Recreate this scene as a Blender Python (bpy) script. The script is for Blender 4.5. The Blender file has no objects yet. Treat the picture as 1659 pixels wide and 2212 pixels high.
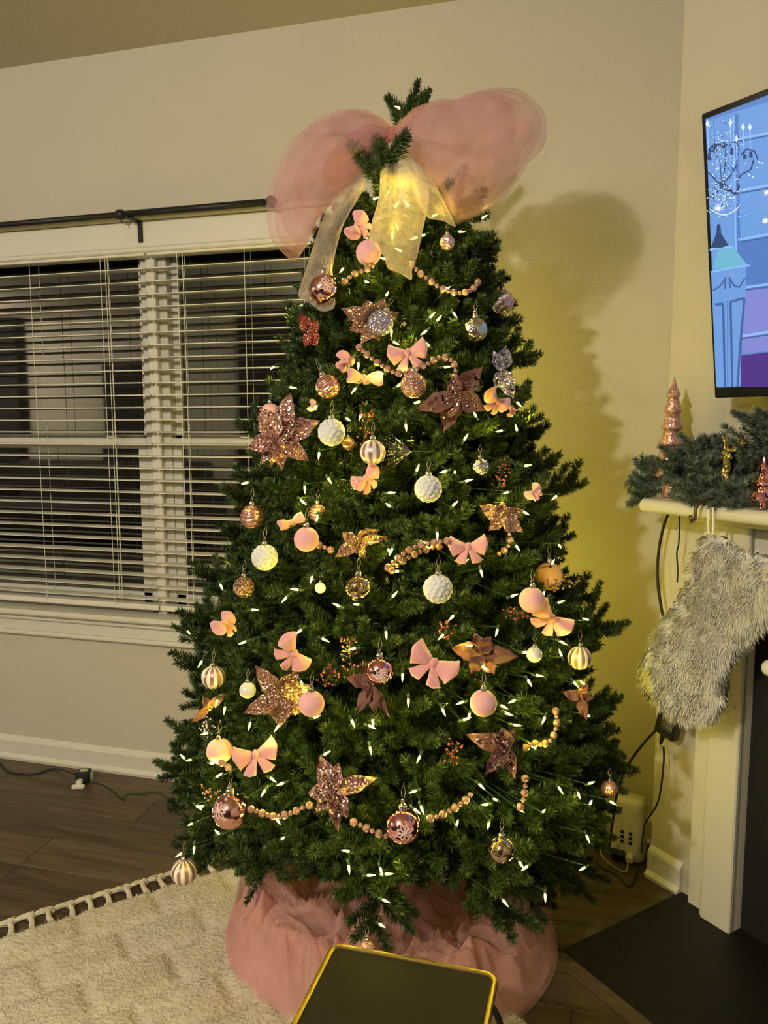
import bpy, math, random
import numpy as np
from math import sin, cos, pi, radians, atan2, sqrt, exp
from mathutils import Vector, Matrix, noise

# ------------------------------------------------------------------ camera
IW, IH, FPX, CH = 1659, 2212, 1660.0, 1.4
YAW, PITCH, ROLL = radians(15.45), radians(6.68), radians(-0.156)
fw = np.array([-sin(YAW)*cos(PITCH), cos(YAW)*cos(PITCH), -sin(PITCH)])
rt = np.cross(fw, [0, 0, 1]); rt /= np.linalg.norm(rt); up = np.cross(rt, fw)
rt, up = rt*cos(ROLL)+up*sin(ROLL), -rt*sin(ROLL)+up*cos(ROLL)
CAM = np.array([0, 0, CH])
col = bpy.context.scene.collection
cd = bpy.data.cameras.new('camera'); cam = bpy.data.objects.new('camera', cd); col.objects.link(cam)
cd.sensor_fit = 'HORIZONTAL'; cd.sensor_width = 36; cd.lens = 36*FPX/IW; cd.clip_start = .05
cam.matrix_world = Matrix(((rt[0], up[0], -fw[0], 0), (rt[1], up[1], -fw[1], 0), (rt[2], up[2], -fw[2], CH), (0, 0, 0, 1)))
sc = bpy.context.scene; sc.camera = cam
# ------------------------------------------------------------------ world, exposure, sampling quality
sc.view_settings.view_transform = 'Standard'; sc.view_settings.look = 'None'
sc.view_settings.exposure = 0.0; sc.view_settings.gamma = 1; sc.view_settings.use_curve_mapping = False
w = bpy.data.worlds.new('night'); sc.world = w; w.use_nodes = True
w.node_tree.nodes['Background'].inputs[0].default_value = (.02, .025, .04, 1)
w.node_tree.nodes['Background'].inputs[1].default_value = .15
cy = sc.cycles
cy.max_bounces = 6; cy.diffuse_bounces = 2; cy.glossy_bounces = 2; cy.transmission_bounces = 2; cy.transparent_max_bounces = 18
cy.use_adaptive_sampling = True; cy.adaptive_threshold = .10; cy.adaptive_min_samples = 12
cy.sample_clamp_indirect = 4; cy.caustics_reflective = False; cy.caustics_refractive = False; cy.use_denoising = True
LAMP = (-1.22, -1.15, 2.46); LAMP_W = 198; LAMP_COL = (1, .90, .71); FILL2 = (-2.2, -2.5, 2.35); FILL2_W = 60; FILL3 = (-7.1, -1.6, 2.30); FILL3_W = 130  # second and third are unseen fill, added to brighten the room mirrored in the panes
BULB_COL = (1, .80, .07); GLOW = (1.0, .92, .38); GLOW_S = 1.9; BULB_W = (.088, .21, .27)   # watts: outer, inner, rear bulbs

# ------------------------------------------------------------------ pixel -> place helpers
def ray(x, y): return fw+rt*(x-IW/2)/FPX-up*(y-IH/2)/FPX
def plane(x, y, n, p):
    d = ray(x, y); n = np.array(n, float); return CAM+d*((np.array(p)-CAM)@n)/(d@n)
def floorp(x, y, z=0): return plane(x, y, (0, 0, 1), (0, 0, z))
D = 2.573
def wallp(x, y, o=0): return plane(x, y, (0, 1, 0), (0, D-o, 0))
def proj(P):
    d = np.atleast_2d(P)-CAM; z = d@fw
    return np.stack([IW/2+FPX*(d@rt)/z, IH/2-FPX*(d@up)/z, z], 1)
A = radians(43)
DN = np.array([sin(A), cos(A), 0]); DU = np.array([cos(A), -sin(A), 0]); B0 = np.array([.197, 2.384, 0])
def brp(x, y, o=0): return plane(x, y, DN, B0-DN*o)
def fp(u, o, z): return B0+DU*u-DN*o+np.array([0, 0, z])     # fireplace coordinates: along, out, up
AX = np.array([-.50, 1.92, 0])
_z = [.15, .22, .30, .40, .50, .60, .72, .80, .88, 1.0, 1.1, 1.24, 1.36, 1.5, 1.64, 1.8, 1.9, 1.95, 2.08, 2.2]
_r = [.40, .48, .54, .57, .58, .57, .53, .53, .52, .47, .44, .42, .37, .33, .28, .22, .18, .13, .06, .03]
def RZ(z): return float(np.interp(z, _z, _r))
def hit(x, y, off=0.0):
    d = ray(x, y); best = None; bd = 9
    for i in range(260):
        t = 1.0+i*.006
        P = CAM+d*t; q = P-AX; rr = math.hypot(q[0], q[1]); R = RZ(P[2])+off
        if rr < R: return P
        if rr-R < bd: bd = rr-R; best = P
    return best

# ------------------------------------------------------------------ mesh helpers
class MB:
    def __init__(s): s.v = []; s.f = []; s.m = []; s.mi = 0
    def add(s, v, f, mi=None):
        n = len(s.v); s.v.extend([tuple(map(float, p)) for p in v]); s.f.extend([tuple(i+n for i in q) for q in f])
        s.m.extend([s.mi if mi is None else mi]*len(f)); return s
    def box(s, a, b, bev=0, mi=None):
        a = np.minimum(a, b)*1.0; b0 = np.maximum(a, b)*1.0; return s.obox(((a+b0)/2), (1, 0, 0), (0, 1, 0), (0, 0, 1), (b0-a)/2, bev, mi)
    def obox(s, c, x, y, z, h, bev=0, mi=None):
        c = np.array(c, float); x, y, z = [np.array(k, float)/np.linalg.norm(k) for k in (x, y, z)]
        if bev <= 0:
            v = [c+x*h[0]*i+y*h[1]*j+z*h[2]*k for i in (-1, 1) for j in (-1, 1) for k in (-1, 1)]
            return s.add(v, [(0, 1, 3, 2), (4, 6, 7, 5), (0, 4, 5, 1), (2, 3, 7, 6), (0, 2, 6, 4), (1, 5, 7, 3)], mi)
        bev = min(bev, min(h)*.9); v = []; idx = {}
        for i in (-1, 1):
            for j in (-1, 1):
                for k in (-1, 1):
                    for ax in range(3):
                        hh = [h[0]-bev, h[1]-bev, h[2]-bev]; hh[ax] = h[ax]
                        idx[(i, j, k, ax)] = len(v); v.append(c+x*hh[0]*i+y*hh[1]*j+z*hh[2]*k)
        f = []
        for ax in range(3):
            o = [a for a in range(3) if a != ax]
            for sg in (-1, 1):
                q = []
                for p1, p2 in ((-1, -1), (1, -1), (1, 1), (-1, 1)):
                    t = [0, 0, 0]; t[ax] = sg; t[o[0]] = p1; t[o[1]] = p2; q.append(idx[(*t, ax)])
                f.append(tuple(q))
        for ax in range(3):
            o = [a for a in range(3) if a != ax]
            for p1 in (-1, 1):
                for p2 in (-1, 1):
                    q = []
                    for sg, a2 in ((-1, o[0]), (1, o[0]), (1, o[1]), (-1, o[1])):
                        t = [0, 0, 0]; t[ax] = sg; t[o[0]] = p1; t[o[1]] = p2; q.append(idx[(*t, a2)])
                    f.append(tuple(q))
        for i in (-1, 1):
            for j in (-1, 1):
                for k in (-1, 1): f.append(tuple(idx[(i, j, k, a)] for a in range(3)))
        return s.add(v, f, mi)
    def tube(s, pts, r, n=8, mi=None, closed=False):
        pts = [np.array(p, float) for p in pts]; N = len(pts); rs = r if hasattr(r, '__len__') else [r]*N; v = []
        tp = None
        for i, p in enumerate(pts):
            a = pts[(i-1) % N] if (closed or i > 0) else p; b = pts[(i+1) % N] if (closed or i < N-1) else p
            t = b-a; t = t/(np.linalg.norm(t)+1e-9)
            if tp is None:
                u = np.cross(t, (0, 0, 1) if abs(t[2]) < .9 else (1, 0, 0))
            else: u = u-t*(u@t)
            u = u/(np.linalg.norm(u)+1e-9); tp = t; q = np.cross(t, u)
            for k in range(n): v.append(p+(u*cos(2*pi*k/n)+q*sin(2*pi*k/n))*rs[i])
        f = []
        for i in range(N if closed else N-1):
            for k in range(n): f.append((i*n+k, i*n+(k+1) % n, ((i+1) % N)*n+(k+1) % n, ((i+1) % N)*n+k))
        if not closed: f += [tuple(range(n))[::-1], tuple((N-1)*n+k for k in range(n))]
        return s.add(v, f, mi)
    def grid(s, fn, nu, nv, mi=None, wrapu=False, wrapv=False):
        v = [fn(i/(nu if wrapu else nu-1), j/(nv if wrapv else nv-1)) for i in range(nu) for j in range(nv)]
        f = [(i*nv+j, ((i+1) % nu)*nv+j, ((i+1) % nu)*nv+(j+1) % nv, i*nv+(j+1) % nv)
             for i in range(nu if wrapu else nu-1) for j in range(nv if wrapv else nv-1)]
        return s.add(v, f, mi)
    def lathe(s, prof, c=(0, 0, 0), n=24, mi=None, mod=None):
        v = []
        for (r, z) in prof:
            for k in range(n):
                a = 2*pi*k/n; rr = r*(mod(a, z) if mod else 1); v.append((c[0]+rr*cos(a), c[1]+rr*sin(a), c[2]+z))
        f = [(i*n+k, i*n+(k+1) % n, (i+1)*n+(k+1) % n, (i+1)*n+k) for i in range(len(prof)-1) for k in range(n)]
        f += [tuple(range(n))[::-1], tuple((len(prof)-1)*n+k for k in range(n))]
        return s.add(v, f, mi)
    def sphere(s, r, fn=None, nu=28, nv=18, c=(0, 0, 0), mi=None, mf=None):
        n0 = len(s.v); v = []
        for j in range(nv+1):
            ph = pi*j/nv
            for i in range(nu):
                d = np.array((sin(ph)*cos(2*pi*i/nu), sin(ph)*sin(2*pi*i/nu), cos(ph)))
                v.append(np.array(c)+d*r*(fn(d, 2*pi*i/nu, ph) if fn else 1))
        f = []; ms = []
        for j in range(nv):
            for i in range(nu):
                f.append((j*nu+i, (j+1)*nu+i, (j+1)*nu+(i+1) % nu, j*nu+(i+1) % nu)); ms.append(mf(i, j) if mf else (s.mi if mi is None else mi))
        s.v.extend([tuple(map(float, p)) for p in v]); s.f.extend([tuple(k+n0 for k in q) for q in f]); s.m.extend(ms); return s
    def mesh(s, name, mats, smooth=False):
        me = bpy.data.meshes.new(name); me.from_pydata(s.v, [], s.f)
        for m in (mats if isinstance(mats, (list, tuple)) else [mats]): me.materials.append(m)
        me.polygons.foreach_set('material_index', s.m)
        if smooth: me.polygons.foreach_set('use_smooth', [True]*len(s.f))
        me.update(); return me
    def build(s, name, mats, parent=None, smooth=False, loc=None):
        o = bpy.data.objects.new(name, s.mesh(name, mats, smooth)); col.objects.link(o)
        if parent: o.parent = parent
        if loc is not None: o.location = loc
        return o
def npmesh(name, V, Fc, mats, mi=None):
    me = bpy.data.meshes.new(name); V = np.asarray(V, np.float32); Fc = np.asarray(Fc, np.int32); k = Fc.shape[1]
    me.vertices.add(len(V)); me.vertices.foreach_set('co', V.ravel())
    me.loops.add(Fc.size); me.loops.foreach_set('vertex_index', Fc.ravel())
    me.polygons.add(len(Fc)); me.polygons.foreach_set('loop_start', np.arange(0, Fc.size, k, dtype=np.int32))
    me.polygons.foreach_set('loop_total', np.full(len(Fc), k, np.int32))
    for m in mats: me.materials.append(m)
    if mi is not None: me.polygons.foreach_set('material_index', np.asarray(mi, np.int32))
    me.update(calc_edges=True); return me
def link(name, me, parent=None, loc=None):
    o = bpy.data.objects.new(name, me); col.objects.link(o)
    if parent: o.parent = parent
    if loc is not None: o.location = loc
    return o
def empty(name, loc=(0, 0, 0), label=None, cat=None, group=None, kind=None):
    o = bpy.data.objects.new(name, None); col.objects.link(o); o.location = tuple(loc); o.empty_display_size = .02
    return tag(o, label, cat, group, kind)
def tag(o, label=None, cat=None, group=None, kind=None):
    if label: o['label'] = label
    if cat: o['category'] = cat
    if group: o['group'] = group
    if kind: o['kind'] = kind
    return o
def struct(o): o['kind'] = 'structure'; return o
def rel(o_parent, pts): L = np.array(o_parent.location); return [np.array(p)-L for p in pts]
def smoothpath(pts, n=6):
    pts = [np.array(p, float) for p in pts]; P = [2*pts[0]-pts[1]]+pts+[2*pts[-1]-pts[-2]]; out = []
    for i in range(1, len(P)-2):
        for k in range(n):
            t = k/n; a, b, c, d = P[i-1], P[i], P[i+1], P[i+2]
            out.append(.5*((2*b)+(-a+c)*t+(2*a-5*b+4*c-d)*t*t+(-a+3*b-3*c+d)*t**3))
    return out+[pts[-1]]

# ------------------------------------------------------------------ materials
def newmat(name):
    m = bpy.data.materials.new(name); m.use_nodes = True; nt = m.node_tree; return m, nt, nt.nodes['Principled BSDF']
def pm(name, c, rough=.6, metal=0, spec=.5, var=0, vscale=8, bump=0, bscale=60, c2=None, sheen=0, trans=0, emis=None, es=0, alpha=1, coat=0, stretch=None):
    m, nt, b = newmat(name); N, L = nt.nodes, nt.links
    b.inputs['Base Color'].default_value = (*c, 1); b.inputs['Roughness'].default_value = rough; b.inputs['Metallic'].default_value = metal
    b.inputs['Specular IOR Level'].default_value = spec; b.inputs['Sheen Weight'].default_value = sheen
    b.inputs['Transmission Weight'].default_value = trans; b.inputs['Alpha'].default_value = alpha; b.inputs['Coat Weight'].default_value = coat
    if emis: b.inputs['Emission Color'].default_value = (*emis, 1); b.inputs['Emission Strength'].default_value = es
    tc = N.new('ShaderNodeTexCoord'); src = tc.outputs['Object']
    if stretch:
        mp = N.new('ShaderNodeMapping'); mp.inputs['Scale'].default_value = stretch; L.new(src, mp.inputs[0]); src = mp.outputs[0]
    if var or c2:
        nz = N.new('ShaderNodeTexNoise'); nz.inputs['Scale'].default_value = vscale; nz.inputs['Detail'].default_value = 4; L.new(src, nz.inputs['Vector'])
        rp = N.new('ShaderNodeValToRGB'); c2 = c2 or tuple(max(0, k*(1-var)) for k in c)
        rp.color_ramp.elements[0].position = .35; rp.color_ramp.elements[0].color = (*c2, 1); rp.color_ramp.elements[1].position = .65; rp.color_ramp.elements[1].color = (*c, 1)
        L.new(nz.outputs['Fac'], rp.inputs[0]); L.new(rp.outputs[0], b.inputs['Base Color'])
    if bump:
        n2 = N.new('ShaderNodeTexNoise'); n2.inputs['Scale'].default_value = bscale; n2.inputs['Detail'].default_value = 3; L.new(src, n2.inputs['Vector'])
        bp = N.new('ShaderNodeBump'); bp.inputs['Strength'].default_value = bump; bp.inputs['Distance'].default_value = .01
        L.new(n2.outputs['Fac'], bp.inputs['Height']); L.new(bp.outputs[0], b.inputs['Normal'])
    return m
def glitter(name, c, c2, scale=420, rough=.28, metal=.75):
    m, nt, b = newmat(name); N, L = nt.nodes, nt.links
    tc = N.new('ShaderNodeTexCoord'); vo = N.new('ShaderNodeTexVoronoi'); vo.inputs['Scale'].default_value = scale; L.new(tc.outputs['Object'], vo.inputs['Vector'])
    mx = N.new('ShaderNodeMix'); mx.data_type = 'RGBA'; sp = N.new('ShaderNodeSeparateColor'); L.new(vo.outputs['Color'], sp.inputs[0])
    L.new(sp.outputs[0], mx.inputs['Factor']); mx.inputs['A'].default_value = (*c, 1); mx.inputs['B'].default_value = (*c2, 1); L.new(mx.outputs['Result'], b.inputs['Base Color'])
    ge = N.new('ShaderNodeNewGeometry'); su = N.new('ShaderNodeVectorMath'); su.operation = 'SUBTRACT'; L.new(vo.outputs['Color'], su.inputs[0]); su.inputs[1].default_value = (.5, .5, .5)
    ml = N.new('ShaderNodeVectorMath'); ml.operation = 'SCALE'; ml.inputs['Scale'].default_value = 1.5; L.new(su.outputs[0], ml.inputs[0])
    ad = N.new('ShaderNodeVectorMath'); ad.operation = 'ADD'; L.new(ml.outputs[0], ad.inputs[0]); L.new(ge.outputs['Normal'], ad.inputs[1])
    no = N.new('ShaderNodeVectorMath'); no.operation = 'NORMALIZE'; L.new(ad.outputs[0], no.inputs[0]); L.new(no.outputs[0], b.inputs['Normal'])
    b.inputs['Metallic'].default_value = metal; b.inputs['Roughness'].default_value = rough
    return m
def tulle(name, c, a_face, a_edge, nscale=9, trans=.5, rough=.7):
    m, nt, b = newmat(name); N, L = nt.nodes, nt.links; N.remove(b); out = N['Material Output']
    df = N.new('ShaderNodeBsdfDiffuse'); df.inputs[0].default_value = (*c, 1)
    tr = N.new('ShaderNodeBsdfTranslucent'); tr.inputs[0].default_value = (*c, 1)
    m1 = N.new('ShaderNodeMixShader'); m1.inputs[0].default_value = trans; L.new(df.outputs[0], m1.inputs[1]); L.new(tr.outputs[0], m1.inputs[2])
    tp = N.new('ShaderNodeBsdfTransparent'); m2 = N.new('ShaderNodeMixShader'); L.new(tp.outputs[0], m2.inputs[1]); L.new(m1.outputs[0], m2.inputs[2])
    lw = N.new('ShaderNodeLayerWeight'); lw.inputs[0].default_value = .5
    tc = N.new('ShaderNodeTexCoord'); nz = N.new('ShaderNodeTexNoise'); nz.inputs['Scale'].default_value = nscale; nz.inputs['Detail'].default_value = 3; L.new(tc.outputs['Object'], nz.inputs['Vector'])
    mr = N.new('ShaderNodeMapRange'); L.new(lw.outputs['Facing'], mr.inputs[0]); mr.inputs[3].default_value = a_face; mr.inputs[4].default_value = a_edge
    nr = N.new('ShaderNodeMapRange'); L.new(nz.outputs['Fac'], nr.inputs[0]); nr.inputs[1].default_value = .3; nr.inputs[2].default_value = .7; nr.inputs[3].default_value = .7; nr.inputs[4].default_value = 1.25
    mu = N.new('ShaderNodeMath'); mu.operation = 'MULTIPLY'; mu.use_clamp = True; L.new(mr.outputs[0], mu.inputs[0]); L.new(nr.outputs[0], mu.inputs[1])
    L.new(mu.outputs[0], m2.inputs[0]); L.new(m2.outputs[0], out.inputs[0]); return m
def emit(name, c, s):
    m, nt, b = newmat(name); b.inputs['Base Color'].default_value = (.004, .004, .004, 1); b.inputs['Emission Color'].default_value = (*c, 1); b.inputs['Emission Strength'].default_value = s; b.inputs['Roughness'].default_value = .05; return m

M = dict(
    wall=pm('wall_paint', (.60, .555, .455), .85, bump=.12, bscale=140, var=.03, vscale=2),
    ceil=pm('ceiling_paint', (.60, .54, .44), .9, bump=.1, bscale=120),
    trim=pm('white_trim', (.72, .69, .60), .45, bump=.03, bscale=30),
    blind=pm('blind_white', (.80, .77, .68), .4),
    vinyl=pm('window_vinyl', (.66, .64, .56), .4),
    black=pm('black_metal', (.018, .017, .015), .45, metal=.3),
    blackp=pm('black_plastic', (.012, .012, .012), .4),
    whitep=pm('white_plastic', (.62, .60, .48), .4),
    tile=pm('hearth_slate', (.010, .009, .007), .5, spec=.25, var=.3, vscale=3, bump=.05),
    fire=pm('firebox_black', (.006, .005, .005), .7),
    needle=pm('pine_needle', (.052, .084, .020), .42, spec=.4, c2=(.024, .055, .014), vscale=25),
    needle2=pm('pine_needle_pale', (.080, .122, .032), .40, spec=.4, c2=(.042, .080, .020), vscale=25),
    twig=pm('twig', (.05, .045, .02), .8),
    frost=pm('frosted_needle', (.22, .27, .22), .7, c2=(.07, .11, .08), vscale=40),
    bark=pm('pole_metal', (.03, .05, .03), .6),
    velvet=pm('pink_velvet', (.90, .42, .43), .9, sheen=.6, bump=.25, bscale=220, var=.1, vscale=30),
    matte=pm('pink_flocked', (.90, .46, .47), .85, sheen=.4, bump=.12, bscale=900),
    peach=pm('peach_satin', (.70, .38, .22), .5),
    petal=pm('white_felt', (.78, .79, .76), .8, bump=.3, bscale=300),
    pearl=pm('white_gloss', (.80, .80, .74), .18, coat=.5),
    rose=pm('rose_chrome', (.78, .42, .38), .10, metal=1),
    pinkm=pm('pink_chrome', (.80, .36, .40), .08, metal=1),
    rosesat=pm('rose_satin', (.72, .38, .33), .25, metal=.85, bump=.05, bscale=60),
    mauve=pm('mauve_satin', (.46, .26, .26), .32, metal=.6),
    lilac=pm('lilac_satin', (.66, .42, .48), .28, metal=.7),
    champ=pm('champagne_chrome', (.55, .42, .36), .12, metal=1),
    silver=pm('silver_chrome', (.62, .60, .56), .12, metal=1, bump=.5, bscale=90),
    white=pm('white_enamel', (.80, .76, .68), .35),
    paint=pm('pink_paint', (.90, .62, .58), .6),
    cap=pm('cap_metal', (.62, .58, .48), .25, metal=1),
    thread=pm('thread', (.55, .50, .38), .6),
    gl_mauve=glitter('mauve_glitter', (.42, .20, .17), (.72, .46, .42), 700),
    gl_rose=glitter('rose_glitter', (.40, .16, .12), (.95, .62, .55), 330),
    gl_gold=glitter('gold_rose_glitter', (.34, .17, .10), (.85, .55, .38), 420),
    gl_red=glitter('red_glitter', (.30, .06, .05), (.65, .22, .16), 420),
    gl_lilac=glitter('lilac_glitter', (.30, .24, .30), (.80, .76, .90), 420),
    satin_leaf=pm('brown_rose_cloth', (.20, .08, .055), .65, var=.3, vscale=60, bump=.2, bscale=200),
    sequin=glitter('sequin', (.50, .28, .24), (.95, .80, .76), 150, .18, 1),
    sequinl=glitter('lilac_sequin', (.40, .36, .50), (.85, .85, 1.0), 150, .18, 1),
    bead=glitter('bead_rose', (.50, .27, .22), (.72, .44, .38), 500, .22),
    beadg=pm('bead_core', (.34, .20, .10), .4, metal=.5),
    wire=pm('green_wire', (.02, .05, .015), .5),
    cable=pm('black_cable', (.012, .011, .010), .45),
    cablew=pm('white_cable', (.50, .47, .36), .5),
    gold=pm('gold_metal', (.34, .25, .07), .35, metal=1),
    goldg=glitter('gold_glitter', (.55, .38, .06), (1, .85, .35), 350),
    bronze=pm('bronze', (.20, .14, .07), .3, metal=.8),
    glasspink=pm('pink_mercury_glass', (.78, .44, .42), .2, metal=.6, bump=.9, bscale=55, c2=(.75, .45, .36), vscale=50),
    fur=pm('white_fur', (.93, .90, .84), .9, sheen=.3),
    furb=pm('white_fur_base', (.80, .77, .70), .95),
    rug=pm('rug_wool', (.70, .64, .52), .95, bump=.8, bscale=90, c2=(.58, .51, .39), vscale=9),
    pile=pm('rug_pile', (.76, .70, .59), .95, c2=(.64, .57, .45), vscale=10),
    tabletop=pm('black_leather', (.020, .017, .012), .65, spec=.15, bump=.05, bscale=200, var=.2, vscale=9),
    tv=pm('tv_bezel', (.006, .008, .014), .25),
    bulb=emit('bulb_glow', GLOW, GLOW_S),
    lampg=emit('lamp_glass', LAMP_COL, 0.001),
    tulp=tulle('pink_tulle', (.90, .56, .58), .20, .27, 18),
    tulb=tulle('pink_tulle_dense', (.90, .42, .42), .40, .70),
    tulc=tulle('cream_tulle', (.85, .70, .58), .22, .60, 30),
    skirt=tulle('skirt_tulle', (.90, .50, .44), .55, .95, 7, .35),
    skirt2=tulle('skirt_tulle_sheer', (.95, .58, .53), .22, .75, 9, .35),
    dark=pm('backdrop_dark', (.03, .027, .022), .9), sofa=pm('sofa_cloth', (.05, .04, .035), .9))
# reflecting window glass with the night behind it
m, nt, b = newmat('window_glass'); b.inputs['Base Color'].default_value = (.004, .004, .004, 1); b.inputs['Roughness'].default_value = .03; b.inputs['IOR'].default_value = 2.7; b.inputs['Specular IOR Level'].default_value = .5; M['glass'] = m
# floor plank material: grain along X, tone per plank
m, nt, b = newmat('floor_plank'); N, L = nt.nodes, nt.links
oi = N.new('ShaderNodeObjectInfo'); tc = N.new('ShaderNodeTexCoord'); mp = N.new('ShaderNodeMapping'); mp.inputs['Scale'].default_value = (1.3, 16, 1); L.new(tc.outputs['Object'], mp.inputs[0])
av = N.new('ShaderNodeVectorMath'); av.operation = 'ADD'; cm = N.new('ShaderNodeCombineXYZ'); mm = N.new('ShaderNodeMath'); mm.operation = 'MULTIPLY'; mm.inputs[1].default_value = 37
L.new(oi.outputs['Random'], mm.inputs[0]); L.new(mm.outputs[0], cm.inputs[0]); L.new(mm.outputs[0], cm.inputs[1]); L.new(mp.outputs[0], av.inputs[0]); L.new(cm.outputs[0], av.inputs[1])
nz = N.new('ShaderNodeTexNoise'); nz.inputs['Scale'].default_value = 2.2; nz.inputs['Detail'].default_value = 6; nz.inputs['Distortion'].default_value = .6; L.new(av.outputs[0], nz.inputs['Vector'])
rp = N.new('ShaderNodeValToRGB'); e = rp.color_ramp.elements; e[0].position = .3; e[0].color = (.045, .030, .017, 1); e[1].position = .72; e[1].color = (.125, .085, .050, 1); L.new(nz.outputs['Fac'], rp.inputs[0])
hs = N.new('ShaderNodeHueSaturation'); mr = N.new('ShaderNodeMapRange'); mr.inputs[3].default_value = .75; mr.inputs[4].default_value = 1.2; L.new(oi.outputs['Random'], mr.inputs[0]); L.new(mr.outputs[0], hs.inputs['Value']); L.new(rp.outputs[0], hs.inputs['Color']); L.new(hs.outputs[0], b.inputs['Base Color'])
b.inputs['Roughness'].default_value = .42; bp = N.new('ShaderNodeBump'); bp.inputs['Strength'].default_value = .15; bp.inputs['Distance'].default_value = .002; L.new(nz.outputs['Fac'], bp.inputs['Height']); L.new(bp.outputs[0], b.inputs['Normal']); M['plank'] = m

# ------------------------------------------------------------------ lamp (ceiling fixture behind the camera) and two added fill lamps
for LP_, LW_, LS_, lb_ in ((LAMP, LAMP_W, .055, 'round frosted ceiling lamp lighting the tree from behind the camera'), (FILL2, FILL2_W, .12, 'added fill lamp near the unseen back wall, right of the far one'), (FILL3, FILL3_W, .12, 'farthest added fill lamp at the unseen left end of the room')):
  lm = empty('ceiling_or_fill_lamp', LP_, lb_, 'lamp')
  hz = 2.725-LP_[2]
  MB().lathe([(.02, 0), (.10, -.01), (.13, -.03), (.02, -.03)], (0, 0, hz), 28).build('lamp_base', M['cap'], lm, True)
  MB().tube([(0, 0, hz-.02), (0, 0, LS_+.04)], .008).build('lamp_stem', M['cap'], lm)
  ld = bpy.data.lights.new('lamp_light', 'POINT'); ld.energy = LW_; ld.color = LAMP_COL; ld.shadow_soft_size = LS_
  lo = bpy.data.objects.new('lamp_light', ld); col.objects.link(lo); lo.parent = lm

# ------------------------------------------------------------------ room shell
XL, XR, YB, ZC = -7.7, 1.60, -3.1, 2.725
flo = struct(MB().box((XL-.1, YB-.1, -.06), (XR+.1, D+.12, -.012)).build('floor', M['plank']))
random.seed(4); pw, pl = .165, 1.22; plm = {}
def plankmesh(l, wd):
    k = (round(l, 3), round(wd, 3))
    if k not in plm: plm[k] = MB().obox((0, 0, -.006), (1, 0, 0), (0, 1, 0), (0, 0, 1), (l/2-.0008, wd/2-.0008, .006), .0012).mesh('plank', M['plank'])
    return plm[k]
y = D; r = 0
while y > YB:
    x = -4.4-random.choice([.2, .5, .8, 1.0])
    while x < XR:
        x0, x1 = max(x, XL), min(x+pl, XR)
        if x1-x0 > .05: link('plank', plankmesh(x1-x0, pw), flo, ((x0+x1)/2, y-pw/2, 0))
        x += pl
    y -= pw; r += 1
struct(MB().box((XL, YB, ZC), (XR, D+.12, ZC+.08)).build('ceiling', M['ceil']))
WX0, WX1, WZ0, WZ1 = -3.55, -.915, .655, 2.10
mb = MB()
for a_, b_ in [((XL, D, 0), (WX0, D+.12, ZC)), ((WX1, D, 0), (XR, D+.12, ZC)), ((WX0, D, 0), (WX1, D+.12, WZ0)), ((WX0, D, WZ1), (WX1, D+.12, ZC))]: mb.box(a_, b_)
struct(mb.build('wall_window', M['wall']))
struct(MB().box((XL-.1, YB, 0), (XL, D+.12, ZC)).build('wall_left', M['wall']))
struct(MB().box((XR, YB, 0), (XR+.1, D+.12, ZC)).build('wall_right', M['wall']))
struct(MB().box((XL, YB-.1, 0), (XR, YB, ZC)).build('wall_back', M['wall']))
# chimney breast
E_ = B0+DN*.26; F0 = B0+DU*1.9; F1 = F0+DN*.3
vv = [(*B0[:2], 0), (*F0[:2], 0), (*F1[:2], 0), (*E_[:2], 0)]; vv += [(a[0], a[1], ZC) for a in vv]
struct(MB().add(vv, [(0, 1, 5, 4), (1, 2, 6, 5), (2, 3, 7, 6), (3, 0, 4, 7), (4, 5, 6, 7), (0, 3, 2, 1)]).build('wall_fireplace', M['wall']))
# unseen far side: dark boxes added for dark areas in pane reflections, and sofa
MB2 = lambda: MB()
struct(MB().box((-5.95, YB, 0), (-4.85, YB+.05, 2.12), .01).build('backdrop_1', M['dark']))
struct(MB().box((-7.7, YB, 0), (-7.08, YB+.2, ZC-.02), .02).build('backdrop_3', M['dark'])); struct(MB().box((-4.1, YB, 0), (XR-.01, YB+.06, ZC-.02), .02).build('backdrop_2', M['dark']))
t = empty('sofa', (-5.6, -2.4, 0), 'dark sofa at the back of the room', 'sofa')
MB().obox((0, 0, .28), (1, 0, 0), (0, 1, 0), (0, 0, 1), (1.3, .42, .2), .05).build('seat', M['sofa'], t); MB().obox((0, -.35, .6), (1, 0, 0), (0, 1, 0), (0, 0, 1), (1.3, .12, .35), .05).build('backrest', M['sofa'], t)
for s in (-1, 1):
    MB().obox((1.38*s, 0, .38), (1, 0, 0), (0, 1, 0), (0, 0, 1), (.1, .42, .3), .04).build('armrest', M['sofa'], t)
    for q in (-1, 1): MB().tube([(1.3*s, .3*q, 0), (1.3*s, .3*q, .1)], .02).build('leg', M['black'], t)
# baseboards
def baseboard(a, b, out, name):
    a, b, out = [np.array(k, float) for k in (a, b, out)]; prof = [(0, 0), (.026, 0), (.028, .012), (.018, .020), (.015, .024), (.015, .078), (.012, .086), (.006, .092), (0, .098)]
    v = [p+out*o+np.array([0, 0, z]) for p in (a, b) for o, z in prof]; n = len(prof)
    return struct(MB().add(v, [(i, i+1, n+i+1, n+i) for i in range(n-1)]+[tuple(range(n)), tuple(range(2*n-1, n-1, -1))]).build(name, M['trim']))
baseboard((XL, D, 0), (E_[0], D, 0), (0, -1, 0), 'baseboard_window'); baseboard(fp(0, 0, 0), fp(.118, 0, 0), -DN, 'baseboard_fireplace')


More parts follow.
